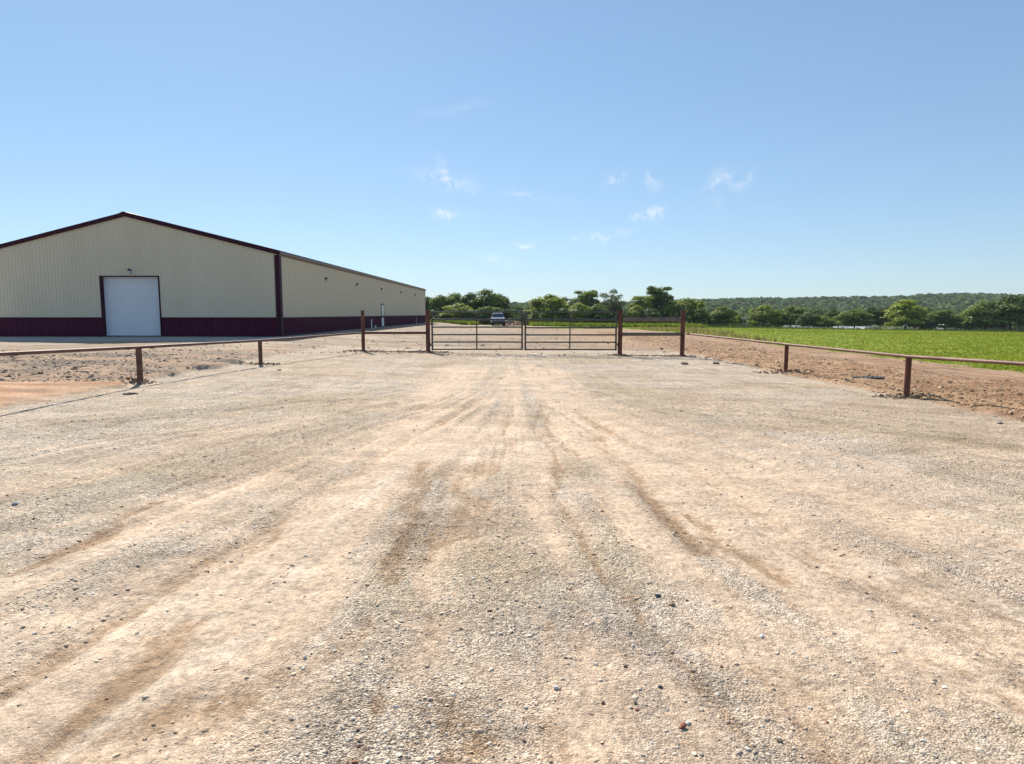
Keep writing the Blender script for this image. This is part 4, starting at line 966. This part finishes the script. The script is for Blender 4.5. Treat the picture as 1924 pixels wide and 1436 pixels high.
TREES = [
 (800, 560, 50, 150, 'round', 'dark', 'dark tree half hidden behind the far corner of the metal building', GA_),
 (828, 557, 46, 148, 'round', 'mid', 'dark green tree left of centre in the wood behind the gate hinge post', GA_),
 (856, 554, 50, 152, 'round', 'mid', 'broad mid green tree above the pale leafy one behind the left gate leaf', GA_),
 (884, 553, 46, 150, 'wide', 'dark', 'dark tree between the pale leafy one and the tallest tree of the left wood', GA_),
 (913, 547, 58, 150, 'round', 'mid', 'tallest green tree of the left wood, just left above the truck', GA_),
 (938, 555, 36, 154, 'round', 'dark', 'dark tree at the right end of the left wood, straight above the truck', GA_),
 (864, 572, 50, 138, 'round', 'light', 'pale leafy round tree standing in front of the left wood', GA_),
 (828, 583, 44, 137, 'shrub', 'dark', 'dark bush at the foot of the wood next to the gate hinge post', GA_),
 (893, 584, 46, 137, 'shrub', 'dark', 'dark bush behind the middle upright of the left gate leaf', GA_),
 (918, 577, 40, 139, 'round', 'mid', 'small green tree directly behind the truck', GA_),
 (946, 582, 26, 141, 'shrub', 'dark', 'dark bush right behind the truck cab', GA_),
 (1033, 556, 62, 150, 'round', 'bright', 'bright yellow green tree behind the left half of the right gate leaf', GB),
 (1066, 559, 38, 156, 'open', 'dark', 'dark loose tree between the yellow green tree and the taller pair', GB),
 (1100, 547, 40, 152, 'tall', 'mid', 'taller mid green tree with a ragged top over the right gate leaf', GB),
 (1088, 572, 44, 143, 'round', 'light', 'low light green tree in front of the ragged top tree', GB),
 (1144, 546, 52, 150, 'open', 'grey', 'thin open tree with visible branches next to the right gate post', GB),
 (1124, 573, 42, 144, 'round', 'mid', 'green tree below the thin open tree', GB),
 (1152, 578, 30, 146, 'shrub', 'dark', 'dark bush behind the right hinge of the gate', GB),
 (1064, 580, 34, 144, 'shrub', 'dark', 'dark bush behind the middle upright of the right gate leaf', GB),
 (1012, 585, 28, 142, 'shrub', 'mid', 'green bush just right of the gate latch', GB),
 (1206, 557, 46, 150, 'tall', 'light', 'light green tree left of the tallest tree between the right posts', GC),
 (1238, 540, 42, 152, 'tall', 'dark', 'tallest dark open crowned tree between the right tall posts', GC),
 (1196, 576, 34, 145, 'round', 'light', 'low light green tree seen right beside the right gate post', GC),
 (1222, 582, 40, 144, 'round', 'dark', 'dark low tree at the foot of the tallest tree', GC),
 (1262, 568, 38, 147, 'round', 'mid', 'green tree just left of the outer tall post', GC),
 (1292, 563, 54, 152, 'round', 'light', 'broad light green tree right behind the outer tall post', GD),
 (1312, 580, 34, 148, 'shrub', 'mid', 'green bush right of the outer tall post', GD),
 (1330, 585, 30, 158, 'round', 'dark', 'dark small tree first in the row along the field', GD),
 (1357, 578, 42, 155, 'round', 'mid', 'round olive tree left of the two small poles', GD),
 (1385, 594, 26, 158, 'shrub', 'light', 'pale bush at the foot of the small poles', GD),
 (1434, 576, 54, 156, 'wide', 'light', 'yellowish green spreading tree right of the small poles', GD),
 (1462, 585, 34, 160, 'round', 'dark', 'dark tree beside the yellowish spreading tree', GD),
 (1486, 577, 50, 166, 'wide', 'mid', 'layered green tree above the left end of the grey roofed house', GD),
 (1518, 590, 36, 157, 'round', 'dark', 'dark small tree standing in front of the grey roofed house', GD),
 (1547, 595, 36, 156, 'round', 'light', 'small round light tree right of the grey roofed house', GD),
 (1564, 583, 30, 178, 'round', 'dark', 'dark tree behind the tall double pole', GD),
 (1606, 583, 50, 156, 'round', 'mid', 'round olive tree right of the tall double pole', GD),
 (1636, 579, 42, 162, 'round', 'dark', 'dark green tree left of the brightest tree of the row', GD),
 (1664, 587, 30, 172, 'round', 'mid', 'green tree between the dark tree and the brightest tree', GD),
 (1702, 566, 66, 155, 'wide', 'bright', 'brightest yellow green tree of the row in front of the long white roof', GD),
 (1738, 580, 42, 160, 'round', 'mid', 'green tree adjoining the brightest tree on its right', GD),
 (1776, 584, 50, 154, 'wide', 'mid', 'green tree at the left end of the grey shed', GD),
 (1806, 594, 34, 160, 'round', 'dark', 'small dark tree over the middle of the grey shed', GD),
 (1722, 602, 26, 152, 'shrub', 'grey', 'grey green bush below the right side of the brightest tree', GD),
 (1748, 604, 26, 152, 'shrub', 'grey', 'grey green bush left of the grey shed', GD),
 (1852, 568, 74, 150, 'wide', 'mid', 'large spreading tree left of the biggest dark tree at the right edge', GD),
 (1898, 558, 92, 148, 'wide', 'dark', 'biggest dark spreading tree near the right edge of the picture', GD),
 (1950, 560, 80, 150, 'wide', 'dark', 'dark tree cut by the right edge of the picture', GD),
 (2010, 566, 70, 152, 'round', 'mid', 'green tree beyond the right edge of the picture', GD),
 (1828, 603, 24, 150, 'shrub', 'mid', 'low bush at the right end of the grey shed', GD),
]
for a in TREES: tree(*a)

# the far wood: thousands of crowns in one object
def forest():
    n = 9000; y = 300 + 640 * RNG.random(n) ** .8; u = -280 + 2500 * RNG.random(n) if False else 620 + 1560 * RNG.random(n)
    x = (u - 962) / F * y
    flatp = (y < 380) & (RNG.random(n) < .55); x, y = x[~flatp], y[~flatp]; n = len(x)
    z = H(x, y); K = 34
    s = 3.0 + 2.6 * RNG.random(n) + .0018 * y; hgt = s * (1.15 + .6 * RNG.random(n)); 
    d = RNG.normal(size=(n, K, 3)); d /= np.linalg.norm(d, axis=2)[..., None]; d[..., 2] = np.abs(d[..., 2]) * 1.0 - .12
    c = d * s[:, None, None] * (.80 + .28 * RNG.random((n, K, 1))); c[..., 2] = d[..., 2] * hgt[:, None] * .75
    c += np.stack([x, y, z + 4.2], -1)[:, None, :]
    nr = d + RNG.normal(size=(n, K, 3)) * .4; nr[..., 2] += .3; nr /= np.linalg.norm(nr, axis=2)[..., None]
    uu = np.cross(nr, RNG.normal(size=(n, K, 3))); uu /= np.linalg.norm(uu, axis=2)[..., None]; ww = np.cross(nr, uu)
    q = (s[:, None, None] * (.26 + .22 * RNG.random((n, K, 1))))
    V = np.stack([c - uu * q - ww * q * .6, c + uu * q - ww * q * .5, c + ww * q], 2).reshape(-1, 3)
    base = np.array([(.085, .135, .040), (.105, .160, .046), (.130, .185, .050), (.095, .140, .054)])[RNG.integers(0, 4, n)]
    base = base * (.8 + .4 * RNG.random((n, 1))); C = np.repeat(base, K * 3, 0) * np.repeat(.88 + .24 * RNG.random((n * K, 1)), 3, 0)
    # bodies of the crowns
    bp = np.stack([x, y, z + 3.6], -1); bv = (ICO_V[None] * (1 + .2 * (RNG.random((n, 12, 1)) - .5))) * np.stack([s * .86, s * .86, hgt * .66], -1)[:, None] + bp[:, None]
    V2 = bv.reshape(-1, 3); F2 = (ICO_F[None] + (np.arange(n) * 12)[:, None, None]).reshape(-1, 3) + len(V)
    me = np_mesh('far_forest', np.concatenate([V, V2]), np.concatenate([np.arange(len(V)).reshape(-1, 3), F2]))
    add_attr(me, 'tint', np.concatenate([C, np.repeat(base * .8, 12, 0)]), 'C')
    tag(link('far_forest', me, None, M['forest']), 'dense green wood covering the far hills', kind='stuff')
forest()
# undergrowth at the foot of the tree line
n = 4200; x = -32 + 175 * RNG.random(n); y = 140 + 22 * RNG.random(n); K = 14
z = ground_z(x, y); s = (.5 + .8 * RNG.random(n)) * np.where(x < 38, 1.6, .55) * (.6 + 1.2 * fbm(x * .25, y * .2, 3)); c = np.stack([x, y, z + s * .5], -1)[:, None] + RNG.normal(size=(n, K, 3)) * (s * .45)[:, None, None]
nr = RNG.normal(size=(n, K, 3)); nr /= np.linalg.norm(nr, axis=2)[..., None]; uu = np.cross(nr, RNG.normal(size=(n, K, 3))); uu /= np.linalg.norm(uu, axis=2)[..., None]; ww = np.cross(nr, uu); q = .20 * s[:, None, None]
V = np.stack([c - uu * q, c + uu * q, c + ww * q], 2).reshape(-1, 3); me = np_mesh('undergrowth', V, np.arange(len(V)).reshape(-1, 3))
add_attr(me, 'tint', np.repeat(np.array((.075, .105, .026)) * (.5 + .9 * RNG.random((n, 1))), K * 3, 0), 'C')
tag(link('undergrowth', me, None, M['forest']), 'low leafy undergrowth at the foot of the tree line', kind='stuff')

# ------------------------------------------------------------------ far houses and poles
def house(x0p, x1p, top, Yd, depth, rise, wall, roof, label, wins=3, hgt=2.6, cat='house', zb=None):
    a = P(x0p, top, Yd); b = P(x1p, top, Yd); w = b.x - a.x; zt = a.z; g = float(H((a.x + b.x) / 2, Yd)); g = min(g, zt - rise - 1.6)
    e = empty('house' if cat == 'house' else 'shed', (a.x, Yd, g)); tag(e, label, cat); h = zt - g - rise
    wl = MB().box(0, w, 0, depth, -.3, h).build('wall', M[wall], e)
    m = MB().prism([(-.4, h + .001), (depth / 2, h + rise), (depth + .4, h + .001)], 'x', -.35, w + .35); m.build('roof', M[roof], e)
    for i in range(wins):
        xx = w * (i + .6) / (wins + .2); wi = MB().box(xx - .5, xx + .5, -.03, -.001, h * .40, h * .84).build('window', M['glass'], wl)
        MB().box(xx - .56, xx - .501, -.05, -.001, h * .38, h * .86).box(xx + .501, xx + .56, -.05, -.001, h * .38, h * .86).build('frame', M['white'], wi)
    return e
house(1484, 1512, 612, 250, 8, 1.1, 'house_white', 'shingle', 'grey shingled house showing between the trees across the field', 2)
house(1516, 1556, 614, 262, 8, .8, 'house_white', 'shingle', 'lower grey roofed house wing right of the dark small tree', 3)
house(1580, 1650, 614, 240, 9, .8, 'house_white', 'metal_roof', 'white building behind the tall double pole', 3)
house(1640, 1668, 607.5, 235, 9, .9, 'house_white', 'metal_roof', 'short white metal roof left of the brightest tree', 0, cat='shed')
house(1676, 1728, 608, 228, 9, .9, 'stone_panel', 'metal_roof', 'long white metal roof behind the brightest tree', 0, cat='shed')
house(1776, 1832, 607, 215, 8, .6, 'shingle', 'metal_roof', 'grey open shed with a white roof edge left of the biggest trees', 0, cat='shed')
def pole(px, top, Yd, arms, label, r=.15, dbl=0.0):
    b = P(px, 600, Yd); g = float(H(b.x, Yd)); zt = P(px, top, Yd).z; h = zt - g
    e = empty('utility_pole', (b.x, Yd, g)); tag(e, label, 'utility pole', 'utility poles across the field')
    MB().tube((0, 0, -.3), (0, 0, h), r * 1.2, r, n=10).build('pole', M['wood_pole'], e, True)
    if dbl: MB().tube((dbl, 0, -.3), (dbl, 0, h), r * 1.2, r, n=10).build('pole', M['wood_pole'], e, True)
    for (dz, w) in arms:
        c = dbl / 2; arm = MB().box(c - w / 2, c + w / 2, -r - .12, -r - .005, h - dz - .08, h - dz + .08).build('crossarm', M['wood_pole'], e)
        for k in (-.46, -.2, .2, .46): MB().tube((c + w * k, -r - .06, h - dz + .081), (c + w * k, -r - .06, h - dz + .32), .07, n=6).build('insulator', M['lamp_glass'], arm)
pole(1576, 573, 200, [(.9, 2.6), (2.4, 3.4)], 'tall double utility pole with crossarms rising beside the round light tree', .17, 1.3)
pole(1403, 594, 150, [(.3, 1.2)], 'slim white pole with a short arm between two trees across the field', .12)
pole(1397, 596, 151, [(.4, .8)], 'thinner grey pole just left of the slim white pole', .06)

# ------------------------------------------------------------------ the air
hz = MB().box(-1650, 1650, -650, 1650, -14, 62).build('haze', None)
hm = bpy.data.materials.new('haze'); hm.use_nodes = True; hm.node_tree.nodes.remove(hm.node_tree.nodes['Principled BSDF'])
pv = hm.node_tree.nodes.new('ShaderNodeVolumePrincipled'); pv.inputs['Density'].default_value = .00013; pv.inputs['Color'].default_value = (.78, .88, 1, 1); pv.inputs['Anisotropy'].default_value = 0.0
hm.node_tree.links.new(pv.outputs[0], hm.node_tree.nodes['Material Output'].inputs['Volume']); hz.data.materials.append(hm)
tag(hz, 'thin summer haze between the camera and the far hills', kind='stuff')
# ------------------------------------------------------------------ render defaults
S.render.engine = 'CYCLES'
